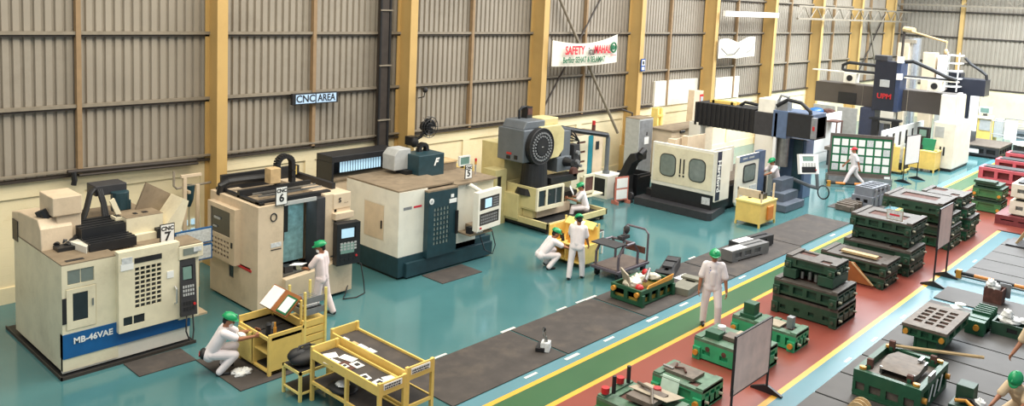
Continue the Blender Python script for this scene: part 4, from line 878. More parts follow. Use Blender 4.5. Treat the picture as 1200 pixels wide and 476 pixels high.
# second tool trolley by the old machine
t2 = thing('tool_trolley', 'yellow tool trolley with brass tools and sloping notice by the two workers', 'trolley', (16.55,12.42,0))
MB(yellow).box(0,.72,0,.03,.1,.16).box(0,.03,0,1.15,.1,.16).box(.69,.72,0,1.15,.1,1.0).box(0,.72,1.12,1.15,.1,.95).box(0,.72,.55,.58,.1,.55).box(0,.7,0,1.15,.1,.13).box(0,.7,0,1.15,.55,.58).build('trolley_body', t2, bevel=.005)
boxes('trolley_post', paleyel, t2, [(x,x+.04,y,y+.04,.08,.66 if x<.1 else 1.1) for x,y in ((0,0),(.68,0),(0,1.11),(.68,1.11))])
MB(paleyel).box(.04,.66,-.02,.0,.12,.6).build('side_door', t2)
cyls('caster', blackm, t2, [((x-.02,y,.05),(x+.02,y,.05),.05) for x,y in ((.05,.05),(.67,.05),(.05,1.1),(.67,1.1))])
b = MB(paleyel); b.add([(.54,.1,.95),(.72,.1,1.1),(.72,1.05,1.1),(.54,1.05,.95),(.56,.1,.92),(.74,.1,1.07),(.74,1.05,1.07),(.56,1.05,.92)],[(0,1,2,3),(4,7,6,5),(0,3,7,4),(1,5,6,2),(0,4,5,1),(3,2,6,7)]); nb_ = b.build('sloping_board', t2)
MB(paper).add([(.56,.45,.972),(.68,.45,1.072),(.68,.75,1.072),(.56,.75,.972)],[(0,1,2,3)]).build('notice', nb_)
for i in range(10):
    x, y = .12+.17*(i%2)+.03*(i%3), .15+.2*(i//2)
    tag(MB(goldpin if i%3 else blackm).cyl((16.55+x,12.42+y,.581),(16.55+x,12.42+y,.7),.05,.035).cyl((16.55+x,12.42+y,.7),(16.55+x,12.42+y,.78),.025).build('tool_holder'), 'brass or black tool holder standing on the upper deck of the yellow tool trolley', 'tool', 'tool holders on the yellow trolley')
for i in range(5): MB(paleyel).box(.72,.78,.05,.5,.14+.12*i,.24+.12*i).build('drawer', t2, bevel=.006)
# grey platform trolley
tr = thing('platform_trolley', 'grey platform trolley with bent pipe frame beside the open green die', 'trolley', (16.45,11.2,0))
vio = mat('faded violet grey steel', (104, 96, 104), .5, metal=.2)
MB(vio).box(0,1.4,0,.85,.2,.27).use(mat('brown grey deck',(112,98,90),.7)).box(.06,1.34,.06,.79,.27,.285).build('platform', tr, bevel=.008)
for x,y in ((.15,.1),(1.25,.1),(.15,.75),(1.25,.75)): MB(black).cyl((x,y-.03,.09),(x,y+.03,.09),.09).use(vio).box(x-.05,x+.05,y-.06,y+.06,.12,.2).build('caster', tr)
b = MB(vio)
for y in (.08,.77): b.tube([(.1,y,.27),(.1,y,.62),(.3,y,.86),(.75,y,.86),(.95,y,.62),(.95,y,.27)],.035,6)
b.tube([(.3,.08,.86),(.3,.77,.86)],.035,6); b.tube([(.75,.08,.86),(.75,.77,.86)],.035,6); b.build('pipe_frame', tr)
MB(darkg).box(-.1,.4,.05,.8,.88,.91).build('top_shelf', tr)
MB(vio).tube([(1.35,.05,.27),(1.35,.05,1.0),(1.35,.15,1.1),(1.35,.7,1.1),(1.35,.8,1.0),(1.35,.8,.27)],.03,8).use(rust).box(1.33,1.36,.12,.73,.45,.62).build('push_handle', tr)
MB(darkg).cyl((.75,.42,.86),(.75,.42,1.0),.05).box(.6,.95,.35,.5,.9,.98).ell((.9,.42,1.12),(.09,.07,.12)).build('clamp_tool', tr)
sl = thing('side_stand', 'small white framed stand with dark top behind the yellow tool trolley', 'stand', (17.6,12.9,0))
boxes('leg', white, sl, [(x,x+.035,y,y+.035,0,.62) for x,y in ((0,0),(.5,0),(0,.4),(.5,.4))])
b = MB(white); b.box(0,.535,0,.03,.62,.65); b.build('stand_frame', sl); MB(darkg).box(0,.535,0,.435,.65,.67).build('stand_top', sl)
MB(papergrey).box(.05,.09,.02,.36,.35,.62).build('hanging_sheet', sl)
# yellow cabinet in front of the gantry mill
yc2 = thing('tool_trolley', 'yellow closed tool cabinet standing in front of the blue gantry mill', 'cabinet', (24.15,11.2,0))
MB(yellow).box(0,1.15,0,.85,.12,.8).use(paleyel).box(-.02,1.17,-.02,.87,.76,.82).build('cabinet_body', yc2, bevel=.008)
boxes('foot', yellow, yc2, [(x,x+.05,y,y+.05,0,.12) for x,y in ((0,0),(1.1,0),(0,.8),(1.1,.8))])
MB(orange).box(.45,.85,-.06,-.005,.2,.65).build('hanging_cloth', yc2, bevel=.02)
b = MB(tan).box(0.05,.1,.0,.05,.8,1.2).box(.05,.1,.8,.85,.8,1.2).box(.9,.95,0,.05,.8,1.35).box(.05,.09,0,.85,1.12,1.2); b.build('top_rack', yc2)
MB(clothk).box(.02,.05,.1,.8,.95,1.2).build('hanging_sheet', yc2)
tag(MB(blackm).box(24.7,25.0,11.4,11.7,.822,1.0).cyl((24.6,11.8,.822),(24.6,11.8,1.05),.06).build('tool_box'), 'dark tool box standing on the yellow cabinet by the gantry mill', 'box')
# far yellow cabinets
yc3 = thing('tool_trolley', 'yellow tool cabinet beside the white column of the far gantry', 'cabinet', (39.4,10.3,0))
MB(yellow).box(0,.9,0,1.35,.12,.95).use(paleyel).box(-.02,.92,-.02,1.37,.9,.96).build('cabinet_body', yc3, bevel=.01)
boxes('foot', yellow, yc3, [(x,x+.05,y,y+.05,0,.12) for x,y in ((0,0),(.85,0),(0,1.3),(.85,1.3))])
MB(wood).box(.1,.7,.85,1.3,.96,1.1).use(goldpin).box(.1,.3,.0,.1,.96,1.0).build('tray', yc3)
tag(MB(greenfelt).prism([(0,0),(.12,0),(.35,.5),(.23,.5)],'y',10.45,11.0,Matrix.Translation((39.6,0,.96))).build('file_stand', bevel=.02), 'green file stand on the far yellow tool cabinet', 'stand')
for i,(x,y) in enumerate(((39.5,11.1),(39.55,10.95))): tag(MB(blackm).cyl((x,y,.96),(x,y,1.2),.06,.04).build('tool_holder'), ['dark tool holder at left on the far yellow cabinet','dark tool holder beside the green file stand'][i], 'tool')
yc4 = thing('tool_trolley', 'yellow open cart between notice board and white easel', 'cart', (37.7,11.0,0))
MB(yellow).box(0,1.0,.1,.85,.1,.18).box(.02,.06,.3,.85,.18,1.2).box(0,1.0,.8,.85,.15,1.2).box(0,.04,.1,.15,.1,1.0).box(.96,1,.1,.15,.1,1.0).use(blackm).box(.1,.9,.15,.7,.18,.5).build('cart_body', yc4)
cyls('caster', blackm, yc4, [((x,y-.02,.05),(x,y+.02,.05),.05) for x,y in ((.08,.15),(.92,.15),(.08,.8),(.92,.8))])
# ================================================================ boards
def notice_board():
    t = thing('notice_board', 'green notice board with rows of white sheets behind the walking person', 'board', (33.5,12.75,0), rz=-58)
    L = 2.45; frame = mat('brown grey frame', (96,88,82), .5)
    MB(frame).box(0,L,0,.06,1.9,2.02).box(0,.07,0,.06,.4,1.95).box(L-.07,L,0,.06,.4,1.95).box(0,L,0,.06,.36,.44).build('frame', t)
    MB(frame).box(-.02,L+.02,-.18,.3,.0,.3).box(0,L,-.02,.1,.3,.36).use(grey).box(0,L,-.2,-.18,.05,.28).use(white).box(L-.3,L-.08,-.19,-.185,.3,.4).build('base_box', t, bevel=.01)
    g = MB(greenfelt).box(.07,L-.07,.02,.04,.44,1.9).build('felt_panel', t)
    for i in range(7):
        for j in range(4):
            x = .13+i*.325; z = .5+j*.345
            MB(paper if (i*3+j)%5 else papergrey).box(x,x+.25,.008,.02,z,z+.27).build('pinned_sheet', g)
notice_board()
def easel(label, loc, rz, w, z0, z1, board, group, back=blackm, stand=blackm, feet=.3, thick=.02):
    t = thing('easel_board', label, 'board', loc, rz, group)
    b = MB(board).box(0,w,-.01,thick,z0,z1).build('board_panel', t, bevel=.004)
    MB(stand).box(-.02,0,-.015,.03,z0-.02,z1+.02).box(w,w+.02,-.015,.03,z0-.02,z1+.02).box(0,w,-.012,.024,z0-.02,z0).box(0,w,-.012,.024,z1,z1+.02).build('frame', t)
    for x in (-.01,w+.01):
        l = MB(stand).cyl((x,.0,.05),(x,0,z0+.1),.022).build('leg', t)
        MB(stand).prism([(-feet,0),(feet,0),(feet,.03),(.03,.14),(-.03,.14),(-feet,.03)],'x',x-.03,x+.03).build('foot', l)
    return t
easel('large pinkish grey board on black stand in the bottom foreground', (12.42,6.0,0), 0, 1.34, .4, 1.42, pinkboard, 'pinkish boards on black stands')
easel('pinkish grey board on tall black stand beside the tall stack of dies', (22.65,5.66,0), 0, 1.1, .98, 2.03, pinkboard, 'pinkish boards on black stands')
easel('white board on black wheeled stand beside the notice board', (36.0,10.55,0), -8, 1.25, .75, 1.95, white, 'white boards', feet=.35)
# ================================================================ dies and castings
dullpin = mat('dull greenish steel pin', (86,92,76), .5, metal=.4)
palepin = mat('pale worn pin', (186,184,160), .5)
def pin(b, x, y, z, ax, m=goldpin, r=.05, l=.07):
    b.use(m); d = {'-x':(-l,0,0),'+x':(l,0,0),'-y':(0,-l,0),'+y':(0,l,0)}[ax]
    b.cyl((x,y,z),(x+d[0],y+d[1],z+d[2]),r,n=12)
def die(name, label, x, y, z, W, L, H, m, group, top=iron_d, rz=0, style=0, cat='die', flange=True):
    """casting block: W along x, L along y; pockets cast into the long and short sides, machined top, lifting pins"""
    t = thing(name, label, cat, (x,y,z), rz, group)
    n = 4 if L > 1.3 else 3
    e = .09
    if style == 0:
        a = (L-2*e)/n
        hs = [(e+i*a+.05, e+(i+1)*a-.05, H*.25, H*.72, .08) for i in range(n)]
    elif style == 1:
        a = (L-2*e)/n
        hs = [(e+i*a+.1, e+(i+1)*a-.1, H*.28, H*.5, .06) for i in range(n)]
    else:
        hs = [(L*.22, L*.78, H*.3, H*.8, .05)]
    aw = (W-.16)/3
    ws = [(.08+i*aw+.03, .08+(i+1)*aw-.03, H*.2, H*.78, .1) for i in range(3)]
    b = MB(m).pbox(0,W,0,L,.03,H*.86,{'-x':hs,'-y':ws,'+x':hs,'+y':ws})
    for yy in (.0, L-.16): b.box(-.05,W+.02,yy,yy+.16,.0,H*.6)
    b.build('die_body', t, bevel=.008)
    tp = [(W*.3,W*.7,L*.2,L*.8,.03)] if style != 2 else [(W*.15,W*.4,L*.1,L*.35,.03),(W*.5,W*.85,L*.55,L*.9,.03)]
    tb = MB(top).pbox(.0,W,.0,L,H*.86,H,{'+z':tp},rust)
    if flange: tb.box(.02,W-.02,.0,.14,H*.86,H+.03).box(.02,W-.02,L-.14,L,H*.86,H+.03)
    tb.build('top_plate', t, bevel=.006)
    br = m in (bgreen, ggreen)
    for yy in (.08, L-.08):
        b = MB(); pin(b, -.05, yy, H*.35, '-x', m=goldpin if br or (yy > .1 and m is not dgreen) else dullpin, r=.055 if br else .035, l=.05); b.build('lifting_pin', t)
    for xx in (.12, W-.12):
        b = MB(); pin(b, xx, 0, H*.4, '-y', m=palepin, r=.025); b.build('lifting_pin', t)
    return t
GA = 'stacked dark green dies'
# near stack of three
die('press_die','bottom dark green die of the three die stack in the red aisle', 17.75,6.27,0,1.1,1.5,.42,dgreen,GA,style=1)
die('press_die','middle dark green die of the three die stack in the red aisle', 17.72,6.3,.45,1.15,1.45,.34,dgreen,GA,style=0)
t = die('press_die','top dark green die of the three die stack in the red aisle', 17.95,6.47,1.06,.78,1.15,.25,dgreen,GA,style=2)
t = thing('die_insert', 'dark green die insert with posts sandwiched in the three die stack', 'die', (17.9,6.48,.825))
MB(dgreen).box(0,.9,0,.35,0,.22).box(0,.9,.85,1.15,0,.22).box(.4,.9,.3,.9,0,.15).build('insert_body', t, bevel=.01)
cyls('guide_post', steel, t, [((.2,.45,0),(.2,.45,.17),.05),((.25,.62,0),(.25,.62,.18),.05),((.2,.78,0),(.2,.78,.16),.04)])
# die with brown plywood
die('press_die','lower half of the dark green die with brown plywood leaning on it', 21.3,6.45,0,1.0,1.62,.3,dgreen,GA,style=1)
die('press_die','upper half of the dark green die with brown plywood and timber strip on top', 21.3,6.42,.34,1.05,1.68,.3,dgreen,GA,style=0)
pw = thing('plywood_sheet', 'brown plywood sheet with pale diagonal batten leaning on the dark green die', 'board', (21.2,6.62,0))
b = MB(plywood); b.prism([(.02,.06),(1.35,.06),(1.35,.56),(.55,.56)],'x',-.03,.0); b.build('sheet', pw)
MB(wood).tube([(-.04,.05,.08),(-.04,.62,.56)],.025,4).build('batten', pw)
tag(MB(wood).box(21.5,21.7,6.75,7.65,.672,.73).build('timber_strip'), 'pale timber strip lying on top of the plywood covered die', 'timber')
# tall stack of four
zz = 0
for i,(W,L,H,x,y,st,l) in enumerate(((1.25,1.6,.34,22.95,6.35,0,'bottom die of the tall four die stack behind the plywood die'),(1.3,1.75,.33,22.75,6.3,2,'second die from the floor in the tall stack with wide flange'),(1.2,1.5,.31,23.1,6.45,1,'third die from the floor in the tall stack'),(1.35,1.6,.31,22.98,6.4,0,'topmost die of the tall stack carrying a small pink sign'))):
    die('press_die','dark green '+l, x,y,zz,W,L,H,dgreen,GA,style=st); zz += H+.035
ps = thing('paper_sign', 'small white and red paper sign standing on the tall die stack', 'sign', (23.0,6.65,zz))
MB(card).box(0,.02,0,.42,.0,.28).use(papergrey).box(-.004,0,.02,.4,.02,.26).use(inkred).box(-.006,-.004,.08,.34,.12,.17).use(steel).cyl((.01,.35,.0),(.01,.35,.4),.008).build('sign_plate', ps)
# second tall stack behind
zz = 0
for i,(W,L,H,x,y,st,mm,l) in enumerate(((1.1,1.4,.33,26.6,6.3,0,mgreen,'bottom green die of the rear stack behind the pinkish board'),(1.2,1.4,.32,26.5,6.3,2,dgreen,'second green die from the floor of the rear stack'),(1.1,1.35,.3,26.6,6.35,1,mgreen,'third green die from the floor of the rear stack'),(1.5,1.7,.36,26.2,6.5,1,dgreen,'wide flat dark green die on top of the rear stack'))):
    die('press_die',l, x,y,zz,W,L,H,mm,GA,style=st); zz += H+.035
zz = 0
for i,(W,L,H,x,y,st,mm,l) in enumerate(((1.1,1.3,.33,28.2,6.25,0,mgreen,'lowest green die of the farthest dark stack'),(1.1,1.3,.32,28.3,6.2,1,mgreen,'second green die of the farthest dark stack'),(1.0,1.2,.3,28.2,6.3,0,mgreen,'third green die of the farthest dark stack'),(1.2,1.2,.3,28.1,6.45,2,dgreen,'top dark die of the farthest dark stack'))):
    die('press_die',l, x,y,zz,W,L,H,mm,GA,style=st); zz += H+.035
# bright green dies in the foreground
GB = 'bright green dies on the red floor'
d1 = die('press_die','bright green die with round holes in front of the standing worker', 14.1,6.4,0,.95,1.3,.42,bgreen,GB,top=iron_g,style=1)
MB(iron).box(.3,.6,.45,.85,.42,.5).use(mgreen).box(.15,.4,.85,1.15,.42,.55).use(card).box(.55,.85,.3,.75,.45,.48).use(white).cyl((.5,.98,.45),(.5,.98,.6),.08).build('top_fittings', d1)
b = MB(rust)
for k in range(3): b.cyl((-.005,.3+.35*k,.25),(.02,.3+.35*k,.25),.05)
b.build('round_hole', d1)
d2 = die('press_die','bright green die with pale card leaning on it, bottom foreground', 12.22,6.45,0,.74,1.0,.36,bgreen,GB,top=iron_g,style=2)
MB(mat('pale green card',(196,222,206),.7)).add([(-.06,.45,.1),(-.06,.8,.1),(.03,.8,.4),(.03,.45,.4),(-.075,.45,.1),(-.075,.8,.1),(.015,.8,.4),(.015,.45,.4)],[(0,1,2,3),(7,6,5,4),(0,4,5,1),(2,6,7,3),(0,3,7,4),(1,5,6,2)]).build('card', d2)
MB(iron).box(.2,.6,.3,.9,.36,.42).use(steel).box(.25,.3,.75,.95,.42,.45).use(rust).tube([(.3,.5,.44),(.4,.6,.45),(.35,.75,.44),(.5,.8,.44)],.02).build('top_fittings', d2)
d3 = die('press_die','bright green small die with upright block beside the pinkish board', 15.85,6.38,0,.65,.72,.36,bgreen,GB,top=iron_g,style=0)
MB(grey).box(.25,.4,.2,.32,.36,.6).use(card).box(.1,.45,.4,.68,.37,.4).build('top_fittings', d3)
d4 = die('press_die','green die with raised block just behind the standing die', 15.9,7.2,0,.6,.62,.34,bgreen,GB,top=iron_g,style=1)
MB(mgreen).box(.15,.4,.2,.45,.34,.66).box(.1,.45,.15,.5,.34,.42).build('raised_block', d4, bevel=.01)
d5 = die('press_die','green die with red caps cut off by the bottom edge of the photo', 10.75,6.35,0,.9,1.25,.36,ggreen,GB,top=iron_g,style=1)
cyls('red_cap', redp, d5, [((x,y,.42),(x,y,.52),.07) for x,y in ((.1,1.15),(.6,1.2),(.75,.55))])
cyls('guide_post', blackm, d5, [((x,y,.42),(x,y,.72),.035) for x,y in ((.2,1.05),(.7,1.1))]); MB(iron).box(.2,.7,.3,.8,.42,.5).tube([(.2,.3,.5),(.5,.5,.58),(.7,.9,.5)],.025).build('top_fittings', d5)
tag(MB(card).add([(11.15,6.5,.52),(11.72,6.5,.40),(11.72,7.25,.40),(11.15,7.25,.52),(11.15,6.5,.53),(11.72,6.5,.41),(11.72,7.25,.41),(11.15,7.25,.53)],[(0,3,2,1),(4,5,6,7),(0,1,5,4),(1,2,6,5),(2,3,7,6),(3,0,4,7)]).build('cardboard_sheet'), 'grey brown cardboard sheet lying over the die with red caps', 'cardboard')
# open die full of rags on the strip
d6 = thing('press_die', 'open green die with yellow inner wall full of rags on the black strip', 'die', (15.45,9.85,0), group='castings on the black strip')
MB(mgreen).pbox(0,1.4,0,.85,.04,.4,{'-x':[(.1,.38,.12,.32,.06),(.48,.76,.12,.32,.06)],'-y':[(.1,.35,.08,.3,.06),(.45,.7,.08,.3,.06),(.8,1.05,.08,.3,.06),(1.12,1.33,.08,.3,.06)],'+z':[(.06,1.34,.06,.79,.22)]},mat('olive ochre inside',(150,124,50),.6)).box(.0,.1,-.05,.0,0,.3).box(1.3,1.4,-.05,0,0,.3).build('die_body', d6, bevel=.008)
for y in (.1,.75): b = MB(); pin(b, 0, y, .3, '-x', r=.06); b.build('lifting_pin', d6)
MB(goldpin).prism([(.25,.4),(1.3,.4),(1.38,.52),(.3,.46)],'y',.0,.03).build('inner_wall', d6)
tag(rag(rag(rag(MB(creamcast), (15.75,10.3,.42), (.22,.2,.13), 3), (16.1,10.35,.43), (.18,.16,.12), 4), (16.45,10.2,.43), (.14,.2,.1), 5).build('rag_pile', smooth=True), 'cream rags heaped in the open green die', 'rag')
tag(MB(redp).ell((15.62,10.02,.4),(.1,.1,.09)).build('red_cap', smooth=True), 'red cap in the left end of the open green die', 'cap')
tag(MB(redp).ell((16.6,10.5,.42),(.1,.1,.1)).build('red_cap', smooth=True), 'red cap in the far right end of the open green die', 'cap')
tag(MB(card).add([(15.5,10.2,.4),(15.85,10.65,.4),(15.8,10.7,.68),(15.45,10.25,.68),(15.53,10.18,.4),(15.88,10.63,.4),(15.83,10.68,.68),(15.48,10.23,.68)],[(0,1,2,3),(7,6,5,4),(3,2,6,7),(0,3,7,4),(1,5,6,2),(0,4,5,1)]).build('cardboard_flap'), 'pale cardboard flap standing in the open green die', 'cardboard')
tag(MB(steel).tube([(15.9,10.05,.5),(16.6,10.4,.54)],.045).build('steel_bar'), 'bright steel bar lying across the open green die', 'bar')
# grey bars and plates on the strip
c1 = thing('steel_bar', 'black slotted machine slide lying left of the worker on the strip', 'casting', (17.35,10.25,0), 22, 'castings on the black strip')
MB(blackm).pbox(0,1.6,0,.35,.04,.26,{'+z':[(.1,1.5,.12,.22,.05)]}).box(-.03,.2,-.05,.4,.03,.3).use(darkg).cyl((-.04,.17,.17),(-.03,.17,.17),.09).box(.5,.9,.05,.3,.26,.32).box(1.1,1.4,.03,.32,.26,.3).box(0,1.6,0,.35,0.0,.04).build('bar_body', c1, bevel=.01)
c2 = thing('steel_plate', 'grey iron plate lying on the strip in front of the black slide', 'casting', (16.95,9.5,0), 8, 'castings on the black strip')
MB(mat('greenish grey iron',(120,118,104),.6)).pbox(0,.95,0,.45,.0,.18,{'+z':[(.6,.85,.1,.35,.05)]}).box(.7,.95,.0,.5,.18,.24).build('plate_body', c2, bevel=.01)
tag(MB(paper).box(17.85,18.4,10.08,10.45,.019,.024).build('paper_sheet', rot=(0,0,0)), 'white paper sheet on the strip beside the black slide', 'paper')
for i,(x,y,L,l) in enumerate(((20.15,10.05,1.75,'long grey bar casting nearest the aisle with white paper on it'),(21.05,10.3,1.7,'long dark bar casting behind the grey one on the strip'))):
    c = thing('steel_bar', l, 'casting', (x,y,0), -8, 'castings on the black strip')
    mm = mat('grey bar iron',(112,112,112),.55) if i == 0 else darkg
    MB(mm).pbox(0,L,0,.36,.05,.34,{'-y':[(.15,.45,.12,.26,.04),(.6,.9,.12,.26,.04),(1.05,1.35,.12,.26,.04)],'+z':[(.1,L-.1,.14,.22,.03)]}).box(.05,.3,0,.36,0,.05).box(L-.3,L-.05,0,.36,0,.05).build('bar_body', c, bevel=.01)
    MB(paper).box(.05,.75,.05,.3,.341,.345).build('paper_sheet', c)
# grey castings near the notice board
GC = 'grey castings near the notice board'
c = thing('engine_casting', 'grey iron casting with open ribs on the dark mat by the notice board', 'casting', (30.0,9.75,0), -4, GC)
b = MB(mat('cool grey iron',(128,132,140),.5,metal=.2)).pbox(0,1.7,0,.75,.05,.4,{'-y':grid_holes(.1,1.6,.1,.36,4,1,.14,.12),'-x':grid_holes(.1,.65,.1,.36,2,1,.12,.1)},black).pbox(.1,1.5,.05,.7,.4,.72,{'-y':grid_holes(.2,1.45,.45,.68,4,1,.14,.12),'+z':grid_holes(.15,1.45,.1,.65,4,1,.1,.1)},black).box(0,1.7,0,.75,0,.05)
for k in range(4): b.box(.2+.38*k,.28+.38*k,-.05,.0,.05,.7)
b.build('casting_body', c, bevel=.01)
c = thing('engine_casting', 'low pile of small iron parts on the dark mat left of the grey casting', 'casting', (28.75,9.85,0), 0, GC)
b = MB(iron)
for k in range(9): b.box(.05+.12*k,.14+.12*k,.1+.05*(k%3),.75,.019,.22+.05*(k%2))
b.box(0,1.2,.2,.35,.019,.2); b.build('casting_body', c, bevel=.01)
# dies on the right plates
GD = 'dies on the right floor plates'
d7 = thing('press_die', 'large open green die with metal panel inside at the bottom right', 'die', (14.85,3.72,.03), group=GD); d7.scale = (.82,1,.88)
MB(mgreen).pbox(0,2.0,0,1.15,.05,.55,{'-x':[(.1,.27,.12,.3,.07),(.36,.57,.12,.3,.07),(.66,.86,.12,.3,.07),(.94,1.1,.12,.3,.07)],'-y':[(.2,.55,.1,.42,.1),(.65,1.0,.1,.42,.1),(1.1,1.45,.1,.42,.1),(1.55,1.85,.1,.42,.1)],'+z':[(.12,1.88,.1,1.05,.16)]},iron).box(0,2,0,1.15,0,.05).build('die_body', d7, bevel=.01)
b = MB(iron)
b.add([(.4,.25,.58),(.7,.2,.62),(1.1,.22,.64),(1.55,.3,.6),(1.6,.8,.6),(1.1,.85,.66),(.7,.85,.64),(.4,.8,.58)],[(0,1,6,7),(1,2,5,6),(2,3,4,5)]); b.add([(.4,.25,.44),(1.55,.3,.44),(1.6,.8,.44),(.4,.8,.44)],[(0,1,2,3)])
b.use(steel).box(.45,1.5,.24,.28,.45,.6).box(.45,1.5,.78,.82,.45,.6).build('panel_blank', d7)
b = MB(white)
for k in range(3): b.tube([(.55+.35*k,-.02,.15),(.7+.35*k,-.03,.48)],.012,5)
b.build('chalk_stroke', d7)
cyls('brass_stop', goldpin, d7, [((x,y,.55),(x,y,.6),.06) for x,y in ((.15,.12),(1.85,.12),(.15,1.03),(1.85,1.03))])
for x in (.15,1.85): b = MB(); pin(b,x,0,.3,'-y',r=.06); b.build('lifting_pin', d7)
for x,y,h in ((.3,.95,.2),(1.7,.2,.16),(1.75,.95,.2),(.25,.25,.14)): MB(rust).box(x-.05,x+.05,y-.05,y+.05,.55,.55+h).use(mgreen).box(x-.1,x+.1,y-.03,y+.03,.55,.62).build('locating_post', d7)
MB(steel).box(1.2,1.5,.3,.36,.66,.7).box(.5,.9,-.02,.02,.56,.7).build('loose_foil', d7)
tag(MB(wood).tube([(16.35,4.75,.56),(17.2,3.3,.54)],.035,6).build('timber_pole'), 'long pale timber pole resting across the large open die', 'timber').__class__
d8 = thing('press_die', 'green die with grey slotted top plate on the right floor plates', 'die', (17.75,4.1,.03), group=GD); d8.scale = (.82,.72,.8)
MB(mgreen).pbox(.1,1.6,.25,.85,.0,.4,{'-x':[(.3,.5,.05,.35,.03),(.6,.8,.05,.35,.03)]}).pbox(0,2.1,0,1.15,.4,.62,{'-x':[(.15,.35,.44,.58,.08),(.45,.65,.44,.58,.08),(.75,.95,.44,.58,.08)],'-y':[(.3,.7,.44,.58,.1),(.9,1.3,.44,.58,.1),(1.5,1.9,.44,.58,.1)]}).build('die_body', d8, bevel=.01)
sl_ = [(.35+.3*i,.55+.3*i,.18+.3*j,.4+.3*j,.05) for i in range(5) for j in range(3)]
MB(iron).pbox(-.02,2.12,-.02,1.17,.62,.7,{'+z':sl_},rust).build('slotted_top', d8, bevel=.006)
for y in (.1,1.05): b = MB(); pin(b,0,y,.5,'-x',r=.07); b.build('lifting_pin', d8)
d9 = thing('press_die', 'green die with upright fins on the right floor plates', 'die', (20.0,3.85,.03), group=GD); d9.scale = (.75,.75,.85)
b = MB(mgreen).pbox(0,.35,0,1.3,0,.38,{'-x':grid_holes(.1,1.2,.1,.32,5,1,.08,.05)}).box(0,1.3,0,.5,0,.12)
for k in range(5): b.box(.4+.2*k,.46+.2*k,0,.5,.12,.45)
b.box(.3,1.3,.5,.56,.12,.35); b.box(-.3,.1,0.0,.5,0,.36); b.build('die_body', d9, bevel=.01)
b = MB(goldpin); pin(b,-.3,.2,.2,'-x',r=.08); b.build('lifting_pin', d9)
tag(MB(paper).add([(20.1,4.55,.38),(20.3,4.4,.39),(20.35,4.5,.46),(20.15,4.65,.43)],[(0,1,2,3),(3,2,1,0)]).ell((20.35,4.48,.45),(.1,.12,.03)).build('plastic_sheet'), 'white plastic sheet scrap on the green finned die', 'scrap')
bk = thing('rag_bucket', 'brown bucket stuffed with white rags on the right floor plate', 'bucket', (22.35,4.05,.03))
MB(rust).pbox(0,.4,0,.4,0,.36,{'+z':[(.03,.37,.03,.37,.25)]}).build('bucket_body', bk, bevel=.01)
rag(rag(MB(paper), (.18,.22,.36), (.16,.14,.14), 3), (.1,.28,.45), (.1,.1,.12), 4).build('rag', bk, smooth=True); MB(grey).box(.4,.43,-.1,.15,.1,.45).build('hanging_cloth', bk)
bx = thing('rag_box', 'low dark green box topped with white rags beside the standing worker at right', 'box', (20.2,3.0,.03))
MB(dgreen).pbox(0,.55,0,.8,0,.28,{'-x':[(.3,.5,.1,.2,.02)],'+z':[(.04,.51,.04,.76,.15)]},black).build('box_body', bx, bevel=.01)
rag(rag(rag(MB(paper), (.28,.5,.3), (.2,.22,.1), 3), (.2,.55,.42), (.08,.12,.14), 4), (.35,.25,.32), (.12,.12,.08), 5).build('rag', bx, smooth=True)
die('press_die','dark green die with yellow pin cut by the right photo edge', 22.0,1.9,.03,.8,1.1,.6,dgreen,GD,style=0)
vb = thing('die_insert', 'green clamp block with hose and white cloth before the seated worker', 'die', (15.45,2.95,.03), group=GD); vb.scale = (.8,.8,.8)
MB(dgreen).box(0,.5,0,.6,0,.2).box(.35,.75,.2,.55,.2,.55).build('clamp_body', vb, bevel=.01)
MB(goldpin).tube([(.05,.1,.25),(.2,.3,.3),(.1,.5,.28)],.04).use(black).tube([(.1,.0,.25),(.3,.2,.3),(.2,.45,.28)],.05).build('hose', vb)
rag(MB(paper), (.3,.05,.3), (.12,.12,.1), 3).build('white_cloth', vb, smooth=True)
for i,(x,y,l) in enumerate(((14.0,4.5,'pale brown curved wooden jig at the bottom edge, left of the large open die'),(14.0,3.4,'second pale wooden jig at the bottom edge under the large open die'))):
    j = thing('wooden_jig', l, 'jig', (x,y,.03), 20*i); j.scale = (.7,.7,.7)
    b = MB(wood)
    for k in range(3):
        o = [(p[1],p[2]) for p in arc((0,0,.05),.26,0,180,8,'yz',.3)]; q = [(p[1],p[2]) for p in arc((0,0,.05),.19,180,0,8,'yz',.2)]
        for n_ in range(8): b.prism([o[n_],o[n_+1],q[7-n_],q[8-n_]],'x',.1+.18*k,.13+.18*k)
    b.box(.05,.55,-.27,.27,0,.05); b.build('jig_body', j)
# small stack, cream castings, red castings at the far right
g1 = die('press_die','lower leaf green die of the small two tone stack at the far right', 33.1,6.35,0,1.0,.95,.4,ggreen,'small green stack',top=dgreen,style=2)
g2 = die('press_die','upper leaf green die with dark top of the small stack at far right', 33.1,6.35,.52,1.0,.95,.36,ggreen,'small green stack',top=dgreen,style=2)
tag(MB(dgreen).box(33.15,34.05,6.4,7.25,.43,.52).build('spacer_block', bevel=.01), 'dark spacer block between the two leaf green dies', 'block')
g3 = thing('die_insert','dark green flat insert lying on the small green stack','die',(33.15,6.4,.92)); MB(dgreen).box(.05,.9,.05,.85,0,.1).box(0,.5,.2,.9,.1,.2).build('insert_body', g3, bevel=.01)
pl_ = thing('pallet', 'dark red steel pallet under the cream castings at the right edge', 'pallet', (31.6,3.9,0))
MB(dred).pbox(0,2.2,0,2.3,.0,.32,{'-x':grid_holes(.1,2.2,.08,.26,4,1,.14,.1)},black).build('pallet_body', pl_)
